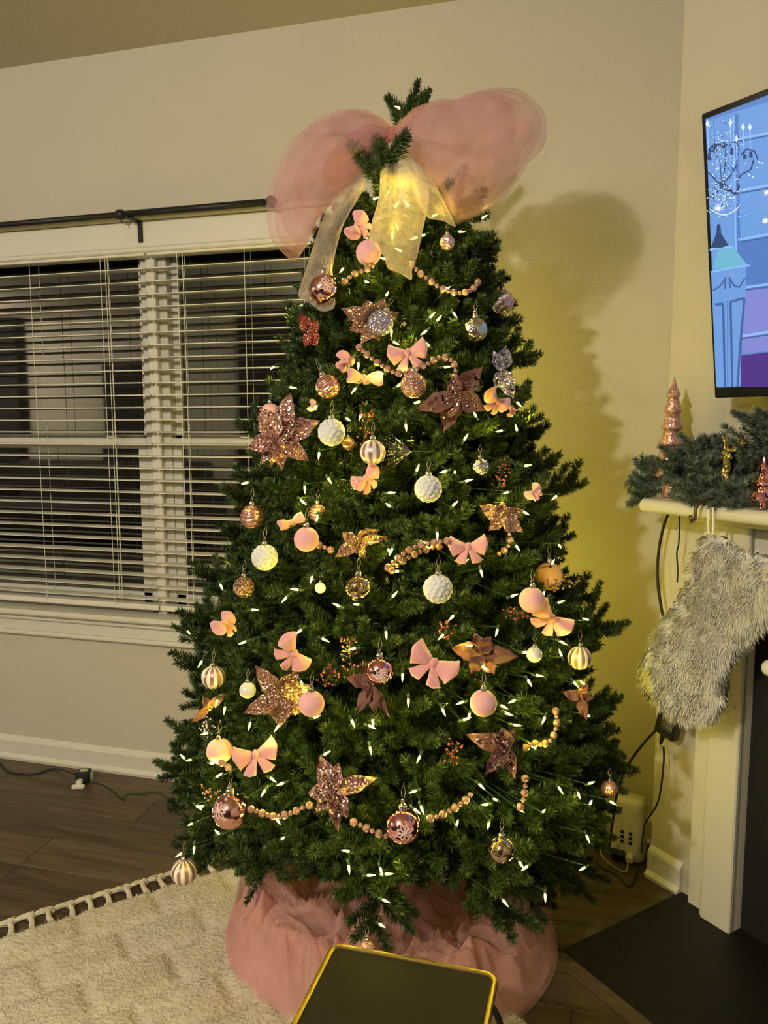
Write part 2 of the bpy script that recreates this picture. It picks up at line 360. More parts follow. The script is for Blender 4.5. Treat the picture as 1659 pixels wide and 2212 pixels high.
# ------------------------------------------------------------------ windows, casing, sill
YG = D+.085
mb = MB(); mb.box((WX0-.09, D-.020, 2.030), (WX1+.09, D, 2.128), .004); mb.box((WX0-.10, D-.034, 2.128), (WX1+.10, D, 2.146), .005); mb.box((WX0-.09, D-.028, 2.015), (WX1+.09, D+.005, 2.036), .006); mb.box((WX0, D+.0, 2.020), (WX1, D+.045, 2.034))
struct(mb.build('trim_1', M['trim']))
struct(MB().box((WX1, D-.018, .655), (WX1+.085, D, 2.02), .004).build('trim_2', M['trim']))
mb = MB(); mb.box((WX0-.12, D-.060, .632), (WX1+.12, D+.08, .657), .009); struct(mb.build('trim_3', M['trim']))
mb = MB(); mb.box((WX0-.09, D-.022, .560), (WX1+.09, D, .632), .004); mb.box((WX0-.09, D-.034, .606), (WX1+.09, D, .632), .008); mb.box((WX0-.09, D-.028, .543), (WX1+.09, D, .562), .006); struct(mb.build('trim_4', M['trim']))
struct(MB().box((-1.640, D+.03, WZ0), (-1.600, D+.12, WZ1), .003).build('trim_5', M['trim']))
ZM = 1.335
for n_, (a, b) in enumerate([(WX0, -1.640), (-1.600, WX1)]):
    wn = struct(empty('window_%d' % (n_+1), (0, 0, 0)))
    fr = MB(); 
    for p, q in [((a, D+.05, WZ0), (a+.035, D+.12, WZ1)), ((b-.035, D+.05, WZ0), (b, D+.12, WZ1)), ((a, D+.05, WZ0), (b, D+.12, WZ0+.035)), ((a, D+.05, WZ1-.035), (b, D+.12, WZ1))]: fr.box(p, q, .003)
    fr.build('window_frame', M['vinyl'], wn)
    a1, b1 = a+.035, b-.035
    up_ = MB()
    for p, q in [((a1, YG, ZM-.02), (a1+.03, YG+.025, WZ1-.035)), ((b1-.03, YG, ZM-.02), (b1, YG+.025, WZ1-.035)), ((a1, YG, WZ1-.07), (b1, YG+.025, WZ1-.035)), ((a1, YG, ZM-.02), (b1, YG+.025, ZM+.018))]: up_.box(p, q, .002)
    up_.build('upper_sash', M['vinyl'], wn); MB().box((a1+.03, YG+.014, ZM), (b1-.03, YG+.018, WZ1-.07)).build('pane', M['glass'], wn)
    lo_ = MB()
    for p, q in [((a1, YG-.03, WZ0+.03), (a1+.04, YG-.002, ZM+.0)), ((b1-.04, YG-.03, WZ0+.03), (b1, YG-.002, ZM+.0)), ((a1, YG-.03, WZ0+.03), (b1, YG-.002, WZ0+.08)), ((a1, YG-.034, ZM-.035), (b1, YG-.002, ZM+.006))]: lo_.box(p, q, .003)
    lo_.build('lower_sash', M['vinyl'], wn); MB().box((a1+.04, YG-.018, WZ0+.08), (b1-.04, YG-.014, ZM-.035)).build('pane', M['glass'], wn)
    for k in ([-2.42, -1.83] if n_ == 0 else [-1.26]):
        MB().lathe([(.028, 0), (.028, .006), (.012, .012), (.004, .014)], (k, YG-.018, ZM+.006), 14).build('sash_lock', M['vinyl'], wn, True)
# blinds: one per window
slat = MB()
def slatmesh(L):
    m_ = MB(); n = 5; pr = [(-.025+.05*i/(n-1), .0022*(1-(2*i/(n-1)-1)**2)) for i in range(n)]; pr = pr+[(p, q-.003) for p, q in pr[::-1]]; k = len(pr)
    v = [(x, p, q) for x in (-L/2, L/2) for p, q in pr]
    return m_.add(v, [(i, (i+1) % k, k+(i+1) % k, k+i) for i in range(k)]+[tuple(range(k))[::-1], tuple(range(k, 2*k))]).mesh('slat', M['blind'])
YBL = D+.012
BL = [(WX0+.01, -1.612, [-3.2, -2.113, -1.819], 'left'), (-1.606, WX1-.01, [-1.500, -1.222, -1.195 if 0 else -1.21, -.985], 'right')]
for bi, (a, b, cords, wh) in enumerate(BL):
    bl = empty('window_blind', ((a+b)/2, YBL, WZ1), 'white slatted blind open over the left window' if bi == 0 else 'white slatted blind over the right window partly behind the tree', 'blind', 'white slatted blinds'); bl.location.z = 2.018
    hl = (b-a)/2
    MB().box((-hl, -.028, -.012), (hl, .028, 0), .003).build('headrail', M['blind'], bl)
    sm = slatmesh(b-a)
    for k in range(28):
        z = 1.963-.0459*k; o = link('slat', sm, bl, (0, 0, z-2.018)); o.rotation_euler = (radians(random.uniform(-2, 1)+2), 0, 0)
    MB().box((-hl, -.024, .678-2.018), (hl, .024, .700-2.018), .005).build('bottom_rail', M['blind'], bl)
    for cx in ([-2.90, -2.113, -1.80] if bi == 0 else [-1.480, -1.215, -.99]):
        for dy in (-.0262, .0262):
            MB().tube([(cx-bl.location[0], dy, -.01), (cx-bl.location[0], dy, .69-2.018)], .0011, 5).build('ladder_cord', M['blind'], bl)
    for cx in ([-1.775, -1.765] if bi == 0 else [-1.455]):
        MB().tube([(cx-bl.location[0], -.032, -.01), (cx-bl.location[0]+.004, -.034, -.5), (cx-bl.location[0]+.002, -.033, .72-2.018)], .0012, 5).build('pull_cord', M['blind'], bl)
# curtain rod
p0, p1 = wallp(-300, 512, .075), wallp(571, 440, .075)
rd = empty('curtain_rod', p0, 'black metal curtain rod above the window with wall bracket', 'curtain rod')
q = rel(rd, [p0, p1]); jn = rel(rd, [wallp(262, 463.5, .075)])[0]; q[1][2] = q[0][2]+.0; q[1][2] = jn[2]
MB().tube([q[0]*1.0, (jn[0], jn[1], jn[2])], .0105, 12).build('rod', M['black'], rd, True)
MB().tube([(jn[0]+.015, jn[1], jn[2]), q[1]], .0122, 12).build('outer_rod', M['black'], rd, True)
MB().lathe([(.0125, -.004), (.0175, .002), (.0185, .012), (.0175, .022), (.0125, .028)], (0, 0, 0), 14).build('collar', M['black'], rd, True, jn+np.array([-.016, 0, 0])).rotation_euler = (0, pi/2, 0)
MB().tube([(jn[0]-.0, jn[1], jn[2]-.016), (jn[0]-.0, jn[1], jn[2]-.03)], .003).build('set_screw', M['black'], rd)
MB().lathe([(.008, 0), (.010, .006), (.019, .018), (.021, .028), (.016, .040), (.006, .046)], (0, 0, 0), 14).build('finial', M['black'], rd, True, q[1]).rotation_euler = (0, pi/2, 0)
mb = MB(); bx = jn[0]+.042
mb.obox((bx-.012, jn[1]+.0, jn[2]-.014), (1, 0, 0), (0, 1, 0), (0, 0, 1), (.008, .016, .003), .001)
mb.obox((bx-.006, jn[1]+.034, jn[2]-.016), (1, 0, .2), (0, 1, 0), (-.2, 0, 1), (.009, .045, .002), .001); mb.obox((bx, jn[1]+.05, jn[2]-.05), (1, 0, 0), (0, 1, 0), (0, 0, 1), (.009, .003, .038), .001)
mb.build('bracket', M['black'], rd)

# ------------------------------------------------------------------ fireplace
fpz = struct(empty('trim_6', (0, 0, 0)))
def fbox(mb, u0, u1, o0, o1, z0, z1, bev=.003, mi=None):
    c = fp((u0+u1)/2, (o0+o1)/2, (z0+z1)/2); return mb.obox(c, DU, -DN, (0, 0, 1), (abs(u1-u0)/2, abs(o1-o0)/2, abs(z1-z0)/2), bev, mi)
PU = .152   # pilaster left edge along the breast
uA = float((brp(1484, 1950, .028)-B0)@DU); uB = float((brp(1577, 2009, .05)-B0)@DU)
mb = MB(); fbox(mb, uA, uB, 0, .028, 0, 1.13); fbox(mb, uA+.052, uB, .02, .050, 0, 1.13, .006); fbox(mb, uA+.062, uB, .03, .056, 0, 1.13, .004)
mb.build('pilaster', M['trim'], fpz); uC = 1.62
mb = MB(); fbox(mb, uC, uC+.15, 0, .05, 0, 1.13); mb.build('pilaster', M['trim'], fpz)
mb = MB(); fbox(mb, uA, uC+.15, 0, .030, .905, 1.13); fbox(mb, uA+.10, uC+.05, .02, .048, 1.035, 1.05, .005); fbox(mb, uA+.10, uC+.05, .02, .040, .965, .980, .005); mb.build('frieze', M['trim'], fpz)
mb = MB(); pr = []
for k in range(9): an = -pi/2+pi*k/8; pr.append((.172+.018*cos(an), 1.172+.018*sin(an)))
pr = [(0, 1.150), (.15, 1.150), (.165, 1.153)]+pr+[(0, 1.192)]
uL, uR = float((brp(1389, 1075, .17)-B0)@DU), 1.86
v = [fp(u, o, z) for u in (uL, uL+.006, uR) for o, z in pr]; n = len(pr)
for i in range(n):
    o_, z_ = pr[i]; v[i] = fp(uL, o_*.97, 1.171+(z_-1.171)*.8)
mb.add(v, [(j*n+i, j*n+(i+1) % n, (j+1)*n+(i+1) % n, (j+1)*n+i) for j in range(2) for i in range(n)]+[tuple(range(n))[::-1], tuple(range(2*n, 3*n))])
mb.build('mantel_shelf', M['trim'], fpz)
mb = MB(); fbox(mb, uA-.01, uR-.08, 0, .075, 1.128, 1.152, .008); mb.build('mantel_moulding', M['trim'], fpz)
mb = MB(); fbox(mb, uB+.002, uC, 0, .008, 0, .905); mb.build('firebox_surround', M['fire'], fpz)
# hearth
h0 = floorp(1485, 1925); h1 = floorp(1215, 2055)
hu = float((h1-B0)@DU); ho = float(-(h1-B0)@DN)
he = empty('hearth', fp(hu, 0, 0)); struct(he); he.name = 'trim_7'
for i in range(3):
    for j in range(1):
        u0 = hu+.61*i; mb = MB(); fbox(mb, u0+.001, u0+.609, .0, ho, .001, .006, .0015); o = mb.build('tile', M['tile'], he); o.location = tuple(-np.array(he.location))
mb = MB(); fbox(mb, hu-.03, hu, -.0, ho+.03, .0, .004, .002); fbox(mb, hu-.03, 1.9, ho, ho+.045, .0, .004, .002); o = mb.build('edge_strip', M['plank'], he); o.location = tuple(-np.array(he.location))

# ------------------------------------------------------------------ television
ob, ot = .14, .24
TLc, BLc = brp(1519, 245, ot), brp(1543, 860, ob)
tvU = DU; tvV = TLc-BLc; tvV = tvV-tvU*(tvV@tvU); tvH = np.linalg.norm(tvV); tvV /= tvH; tvN = np.cross(tvU, tvV)  # faces the room
if tvN@DN > 0: tvN = -tvN
tv = empty('television', BLc, 'wall-mounted flat television showing a blue room with chandelier', 'television')
TW = 1.32; c = tvU*TW/2+tvV*tvH/2
MB().obox(c-tvN*.02, tvU, tvV, tvN, (TW/2, tvH/2, .020), .003).build('casing', M['tv'], tv)
bz = .026
MB().obox(c+tvN*.0006, tvU, tvV, tvN, (TW/2-.012, (tvH-bz-.014)/2, .0004), 0).build('screen', emit('screen_blue', (.16, .34, .80), .75), tv).location = tuple(tvV*(bz-.014)/2)
MB().obox(c-tvN*.10+tvV*-.05, tvU, tvV, tvN, (.2, .12, .06), .004).build('wall_mount', M['black'], tv)
def tvp(x, y, e=.0016): return plane(x, y, tvN, BLc+tvN*e)-BLc
scm = [emit('screen_%d' % i, c_, s_) for i, (c_, s_) in enumerate([((.20, .42, .90), .85), ((.13, .28, .72), .8), ((.30, .55, 1.0), .95), ((.06, .11, .26), .7), ((.10, .20, .50), .7), ((.22, .62, .85), .8), ((.13, .06, .36), .7), ((.75, .92, 1), 1.0), ((.30, .33, .85), .8)])]
mb = MB()
def poly(pts, mi, e): mb.add([tvp(x, y, e) for x, y in pts], [tuple(range(len(pts)))], mi)
def stroke(pts, wd, mi, e):
    for (x0, y0), (x1, y1) in zip(pts[:-1], pts[1:]):
        dx, dy = x1-x0, y1-y0; l = math.hypot(dx, dy)+1e-6; nx, ny = -dy/l*wd/2, dx/l*wd/2
        mb.add([tvp(x0+nx, y0+ny, e), tvp(x1+nx, y1+ny, e), tvp(x1-nx, y1-ny, e), tvp(x0-nx, y0-ny, e)], [(0, 1, 2, 3)], mi)
def dot(x, y, r, mi, e, n=8): mb.add([tvp(x+r*cos(2*pi*k/n), y+r*sin(2*pi*k/n), e) for k in range(n)], [tuple(range(n))], mi)
X2 = 1760
poly([(1525, 262), (1592, 240), (1600, 600), (1602, 830), (1548, 836)], 0, .0016)
poly([(1592, 240), (X2, 190), (X2, 560), (1598, 560)], 0, .0017); poly([(1598, 520), (X2, 500), (X2, 745), (1602, 765)], 1, .0018); poly([(1598, 630), (X2, 610), (X2, 745), (1602, 765)], 8, .0019)
for yy, e_ in ((300, 286), (412, 400), (518, 505), (623, 618), (727, 720)):
    stroke([(1594, yy), (X2, e_-18)], 5, 2, .0022); stroke([(1594, yy+6), (X2, e_-12)], 3, 4, .0021)
stroke([(1591, 245), (1600, 770)], 7, 1, .0022); stroke([(1584, 250), (1594, 770)], 3, 2, .0023)
poly([(1601, 768), (X2, 748), (X2, 836), (1600, 836)], 6, .0022)
poly([(1540, 580), (1552, 534), (1582, 532), (1615, 573), (1570, 582)], 5, .0024); poly([(1536, 588), (1574, 580), (1612, 574), (1610, 640), (1600, 700), (1590, 836), (1547, 836)], 0, .0024)
stroke([(1535, 588), (1573, 580), (1620, 573)], 4, 2, .0026); stroke([(1533, 540), (1556, 534), (1583, 533)], 5, 2, .0026)
for pts in ([(1540, 628), (1556, 618), (1569, 598)], [(1575, 598), (1586, 618), (1598, 620), (1609, 600)], [(1567, 600), (1566, 625)], [(1576, 600), (1577, 622)]): stroke(pts, 3.5, 4, .0027)
for pts, wd in (([(1545, 658), (1562, 656), (1566, 836)], 5), ([(1582, 836), (1578, 652), (1608, 644), (1598, 760), (1593, 836)], 5), ([(1572, 650), (1572, 836)], 2)): stroke(pts, wd, 4, .0026)
# chandelier on the screen
poly([(1535, 535), (1547, 505), (1549, 485), (1556, 484), (1558, 505), (1574, 530), (1555, 536)], 3, .0028)
for pts, wd in (([(1530, 372), (1548, 392), (1560, 398), (1580, 378), (1592, 355)], 3), ([(1560, 398), (1566, 360), (1568, 320)], 2.5), ([(1594, 390), (1600, 378), (1622, 366), (1628, 345)], 3), ([(1565, 398), (1582, 415), (1594, 418), (1596, 398)], 5),
                ([(1528, 345), (1534, 320), (1545, 312), (1572, 312)], 4), ([(1575, 318), (1580, 308), (1592, 308), (1598, 325)], 2), ([(1600, 335), (1612, 322), (1630, 326), (1637, 345)], 3), ([(1558, 390), (1556, 350), (1544, 330), (1542, 260)], 1.5), ([(1535, 425), (1560, 405), (1590, 420)], 4)): stroke(pts, wd, 3, .0029)
dot(1560, 398, 7, 3, .003)
for x_, y_ in ((1538, 320), (1546, 318), (1564, 312), (1581, 326), (1609, 335), (1622, 333), (1533, 338)): poly([(x_-3, y_-6), (x_+3, y_-6), (x_+4, y_+8), (x_-4, y_+8)], 3, .003)
for x_, y_ in ((1578, 265), (1605, 275), (1620, 275), (1591, 300), (1528, 268)): poly([(x_-4, y_), (x_, y_-10), (x_+4, y_), (x_, y_+8)], 7, .0031); stroke([(x_, y_+8), (x_+1, y_+45)], 3, 2, .0028)
random.seed(8)
for i in range(420):
    a_ = random.random(); x_ = random.gauss(1560, 20); y_ = random.choice([random.gauss(340, 45), random.gauss(430, 22)])
    if 1528 < x_ < 1640 and 255 < y_ < 470: dot(x_, y_, random.uniform(.8, 2.0), 7 if a_ > .25 else 3, .0032, 4)
for i in range(26): t_ = i/25; dot(1535+60*t_, 452+14*sin(pi*t_)-4*t_, 1.6, 7, .0033, 5)
for x_, y_ in ((1640, 350), (1636, 362), (1646, 352), (1618, 378), (1626, 382)): dot(x_, y_, 2, 7, .0033, 5)
o = mb.build('screen_picture', scm, tv)
m, nt, b = newmat('screen_gloss')

# ------------------------------------------------------------------ floor things by the fireplace
dv = empty('charging_tower', (.137, 2.475, 0), 'white upright power tower with six dark ports on the floor beside the fireplace', 'power strip')
ca, sa = cos(radians(-18)), sin(radians(-18)); dx, dyv = np.array((ca, sa, 0)), np.array((-sa, ca, 0))
def rr(hx, hy, n=6, r=.02):
    pts = []
    for cxs, cys, a0 in ((1, 1, 0), (-1, 1, pi/2), (-1, -1, pi), (1, -1, 3*pi/2)):
        for k in range(n): an = a0+pi/2*k/(n-1); pts.append(((hx-r)*cxs+r*cos(an), (hy-r)*cys+r*sin(an)))
    return pts
base = rr(.052, .036); mb = MB(); n = len(base); lv = [(.0, .92), (.012, 1.06), (.03, 1.0), (.185, .93), (.197, .88), (.202, .7)]
mb.add([dx*x*s_+dyv*y*s_+np.array((0, 0, z)) for z, s_ in lv for x, y in base], [(i*n+k, i*n+(k+1) % n, (i+1)*n+(k+1) % n, (i+1)*n+k) for i in range(len(lv)-1) for k in range(n)]+[tuple(range(n))[::-1], tuple((len(lv)-1)*n+k for k in range(n))])
mb.build('body', M['whitep'], dv, True)
for i in (-1, 1):
    for j in range(3): MB().obox(dx*(.013*i+.0)-dyv*.0352+np.array((0, 0, .062+.016*j)), dx, dyv, (0, 0, 1), (.0052, .0015, .0055), .0008).build('port', M['blackp'], dv)
for i, x_ in enumerate((-.033, -.012, .018)): MB().obox(dx*x_-dyv*.046+np.array((0, 0, .020)), dx, dyv, (0, 0, 1), (.011, .016, .012), .004).build('plug', M['blackp'] if i < 2 else M['whitep'], dv)
def cable(name, pts, r, mat, label, cat='cable', group=None):
    pts = smoothpath(pts, 6); e_ = empty(name, pts[0], label, cat, group); o = MB().tube(rel(e_, pts), r, 8).build('cord', mat, e_, True); return e_
# power adapter
ad0 = brp(1447, 1562, .05); ad = empty('power_adapter', ad0, 'black power adapter with printed label hanging below the white stocking', 'adapter')
ad_u = DU*cos(.22)-np.array((0, 0, 1))*sin(.22); ad_v = np.array((0, 0, 1))*cos(.22)+DU*sin(.22)
MB().obox((0, 0, .01), ad_u, ad_v, DN, (.034, .052, .016), .003).build('body', M['blackp'], ad)
MB().obox(ad_v*.012-DN*.0168+ad_u*.003, ad_u, ad_v, DN, (.020, .030, .0004), 0).build('sticker', pm('label_grey', (.05, .05, .045), .5), ad)
mb = MB(); random.seed(2)
for r_ in range(6):
    x_ = -.017
    while x_ < .016:
        l_ = random.uniform(.002, .006); mb.obox(ad_u*(x_+l_/2+.003)+ad_v*(.034-.008*r_)-DN*.0174, ad_u, ad_v, DN, (l_/2, .0014, .0002), 0); x_ += l_+.0015
mb.obox(ad_u*-.008+ad_v*.04-DN*.0176, ad_u, ad_v, DN, (.006, .010, .0002), 0); mb.build('sticker_print', pm('print_grey', (.35, .34, .30), .6), ad)
MB().tube([ad_v*-.045-ad_u*.012, ad_v*-.06-ad_u*.012, ad_v*-.078-ad_u*.012], [.008, .007, .004], 10).build('cord_plug', M['blackp'], ad)
MB().tube([ad_v*-.078-ad_u*.012, ad_v*-.094-ad_u*.014], .0042, 10).build('cord_tag', M['whitep'], ad)
pf = lambda pts, o=.03: [brp(x, y, o) for x, y in pts]
dvp = np.array(dv.location)
cable('power_cable', pf([(1456, 1092), (1440, 1118), (1428, 1160), (1421, 1210), (1421, 1260), (1428, 1310), (1434, 1345), (1440, 1420), (1445, 1500)], .05), .0042, M['cable'], 'thick black cable curving down from mantel to behind the stocking')
cable('power_cable', pf([(1467, 1094), (1468, 1130), (1466, 1175), (1462, 1195), (1464, 1230), (1463, 1258)], .06), .0022, M['cable'], 'thin black cable end hanging straight below the mantel shelf')
cable('power_cable', [brp(1422, 1572, .045), brp(1385, 1612, .05), brp(1352, 1660, .06), brp(1333, 1715, .07), brp(1325, 1765, .08), dvp+dx*-.045-dyv*.06+np.array((0, 0, .05)), dvp+dx*-.033-dyv*.062+np.array((0, 0, .02))], .0042, M['cable'], 'black cable bowing left from adapter down to the white power tower')
cable('power_cable', [brp(1433, 1612, .045), brp(1434, 1640, .05), brp(1428, 1700, .06), brp(1418, 1740, .07), brp(1394, 1778, .08), brp(1389, 1805, .085), floorp(1384, 1850, .012), floorp(1375, 1888, .006), floorp(1358, 1914, .005), floorp(1335, 1890, .005), floorp(1300, 1872, .005), floorp(1288, 1856, .005)], .0028, M['cable'], 'black cord running from adapter plug past the tower onto the floor')
cable('phone_cable', [floorp(1357, 1852, .02), floorp(1356, 1872, .006), floorp(1349, 1884, .004), floorp(1320, 1868, .004), floorp(1300, 1848, .004), floorp(1296, 1825, .01), floorp(1296, 1818, .03)], .0018, M['cablew'], 'white charging cord looped on the floor before the power tower')
cable('phone_cable', [floorp(1366, 1850, .015), floorp(1378, 1856, .006), floorp(1392, 1846, .01), floorp(1408, 1832, .02), floorp(1420, 1815, .05)], .0018, M['cablew'], 'white cord leaving the power tower toward the fireplace baseboard')
# extension cord + cube tap at the left wall
tp = floorp(182, 1690); ct = empty('extension_socket', tp, 'black three-way extension socket with a white plug on the wooden floor by the window wall', 'socket')
MB().obox((0, 0, .026), (1, .35, 0), (-.35, 1, 0), (0, 0, 1), (.028, .022, .026), .008).build('body', M['blackp'], ct)
MB().obox((.004, -.004, .0525), (1, .35, 0), (-.35, 1, 0), (0, 0, 1), (.014, .011, .001), 0).build('socket_face', M['whitep'], ct)
MB().obox((.0285, .010, .026), (1, .35, 0), (-.35, 1, 0), (0, 0, 1), (.001, .014, .017), 0).build('socket_face', M['whitep'], ct)
mb = MB(); mb.obox((.004, -.034, .016), (1, .35, 0), (-.35, 1, 0), (0, 0, 1), (.011, .014, .010), .004); mb.obox((.012, -.052, .008), (1, .35, 0), (-.35, 1, 0), (0, 0, 1), (.024, .009, .008), .004); mb.build('plug', pm('white_plug', (.75, .73, .66), .4), ct)
cable('extension_cable', [floorp(-60, 1600, .004), floorp(0, 1648, .004), floorp(22, 1668, .004), floorp(75, 1672, .004), floorp(120, 1660, .006), tp+np.array((-.026, -.006, .03))], .0035, M['cable'], 'black cord along the left floor ending at the extension socket')
cable('light_cable', [tp+np.array((.014, -.055, .006)), floorp(200, 1690, .003), floorp(232, 1700, .003), floorp(266, 1726, .003), floorp(272, 1716, .003), floorp(305, 1715, .003), floorp(332, 1710, .003), floorp(362, 1722, .003), floorp(396, 1735, .003), floorp(520, 1760, .003)], .0021, M['wire'], 'thin green light cord crossing floor from socket to the tree')

# ------------------------------------------------------------------ rug
RA = radians(44); RE = np.array([sin(RA), cos(RA), 0]); RD = np.array([cos(RA), -sin(RA), 0]); RK = np.array([-.81, 2.34, 0]); RLE, RLD = 2.7, 2.1
rng = np.random.default_rng(5)
rug = empty('area_rug', RK-RE*RLE/2+RD*RLD/2, 'cream shaggy rug with carved brick-like blocks and knotted fringe', 'rug')
def rugh(e, d):
    cell = .21; row = math.floor(d/.145); fx = ((e+row*.09) % cell)/cell; fy = (d % .145)/.145
    g = min(min(fx, 1-fx)*cell, min(fy, 1-fy)*.145); gr = .009*min(1, (g/.022)**2)
    nz_ = noise.noise(Vector((e*9, d*9, 0)))*.004+noise.noise(Vector((e*38, d*38, 3)))*.003
    return .010+gr+nz_
nE, nD = 330, 260; V = np.zeros((nE, nD, 3))
for i in range(nE):
    for j in range(nD):
        e_, d_ = RLE*i/(nE-1), RLD*j/(nD-1)
        wob = .010*noise.noise(Vector((e_*7, 5, 0))) if j == 0 else 0
        p = -RE*e_+RE*RLE/2+RD*(d_+wob)-RD*RLD/2; ed = min(1, min(j, nD-1-j, i, nE-1-i)/2)
        V[i, j] = (p[0], p[1], .002+(rugh(e_, d_))*ed)
ii, jj = np.meshgrid(np.arange(nE-1), np.arange(nD-1), indexing='ij'); k0 = (ii*nD+jj).ravel()
me = npmesh('pile', V.reshape(-1, 3), np.stack([k0, k0+1, k0+nD+1, k0+nD], 1), [M['rug']]); me.polygons.foreach_set('use_smooth', [True]*len(me.polygons)); link('woven_field', me, rug)
nb = 36000; ei = rng.random(nb)*.95; di = rng.random(nb)*.9; I_ = (ei*(nE-1)*.62).astype(int); J_ = (di*(nD-1)).astype(int); P = V[I_, J_]+np.c_[rng.normal(0, .004, (nb, 2)), np.zeros(nb)]
an = rng.random(nb)*2*pi; ln = rng.uniform(.002, .0045, nb); wv = np.c_[np.cos(an), np.sin(an), np.zeros(nb)]*.0016; tv_ = np.c_[np.cos(an+1.5)*.006, np.sin(an+1.5)*.006, ln]
VV = np.stack([P-wv, P+wv, P+tv_], 1).reshape(-1, 3); tag(link('wool_tufts', npmesh('wool_tufts', VV, np.arange(nb*3).reshape(-1, 3), [M['pile']]), rug), kind='stuff')
def tassel(e0):
    mb = MB(); p = lambda e_, d_, z: -RE*e_+RE*RLE/2+RD*d_-RD*RLD/2+np.array((0, 0, z)); s = random.choice((-1, 1))
    b_ = [p(e0, .01, .012), p(e0+.004*s, -.02, .014), p(e0+.002*s, -.045, .012)]
    mb.tube(b_, [.009, .007, .007], 7); mb.tube([p(e0-.004, -.045, .010), p(e0-.006, -.058, .012)], [.012, .010], 7)
    L_ = random.uniform(.05, .075)
    for k in range(24):
        a_ = random.uniform(-.02, .02); q0 = p(e0-.004, -.052, random.uniform(.004, .014)); q1 = p(e0-.006-L_*random.uniform(.6, 1), -.055-random.uniform(-.006, .02), random.uniform(.003, .012)); mb.tube([q0, (q0+q1)/2+np.array((a_*.3, a_*.3, .004)), q1], [.0028, .0026, .0008], 4)
    mb.build('tassel', M['pile'], rug)
random.seed(12)
for k in range(38): tassel(.02+.052*k+random.uniform(-.006, .006))

# ------------------------------------------------------------------ side table
tz = .45; x0, x1, y1, y0 = -.437, -.142, 1.230, .93
tb = empty('side_table', ((x0+x1)/2, (y0+y1)/2, 0), 'black-topped side table with thin gold rim before the tree skirt', 'table')
hx, hy = (x1-x0)/2, (y1-y0)/2; rim = rr(hx, hy, 6, .02)
MB().tube([(x, y, tz) for x, y in rim], .0055, 10, closed=True).build('rim', M['gold'], tb, False)
top = rr(hx-.003, hy-.003, 6, .018); n = len(top)
MB().add([(x, y, tz-.006) for x, y in top]+[(x, y, tz+.001) for x, y in top], [tuple(range(n))[::-1], tuple(range(n, 2*n))]+[(k, (k+1) % n, n+(k+1) % n, n+k) for k in range(n)]).build('tabletop', M['tabletop'], tb)
for sx in (-1, 1):
    for sy in (-1, 1):
        MB().tube(smoothpath([(sx*(hx-.012), sy*(hy-.05), tz-.004), (sx*(hx+.012), sy*(hy-.055), tz-.035), (sx*(hx+.020), sy*(hy-.06), tz-.10), (sx*(hx-.02), sy*(hy-.07), tz-.25), (sx*(hx-.03), sy*(hy-.07), 0.036)]), .006, 8).build('leg', M['black'], tb, True)
MB().tube([(x*.8, y*.62, .036) for x, y in rim], .006, 8, closed=True).build('base_ring', M['black'], tb, True)

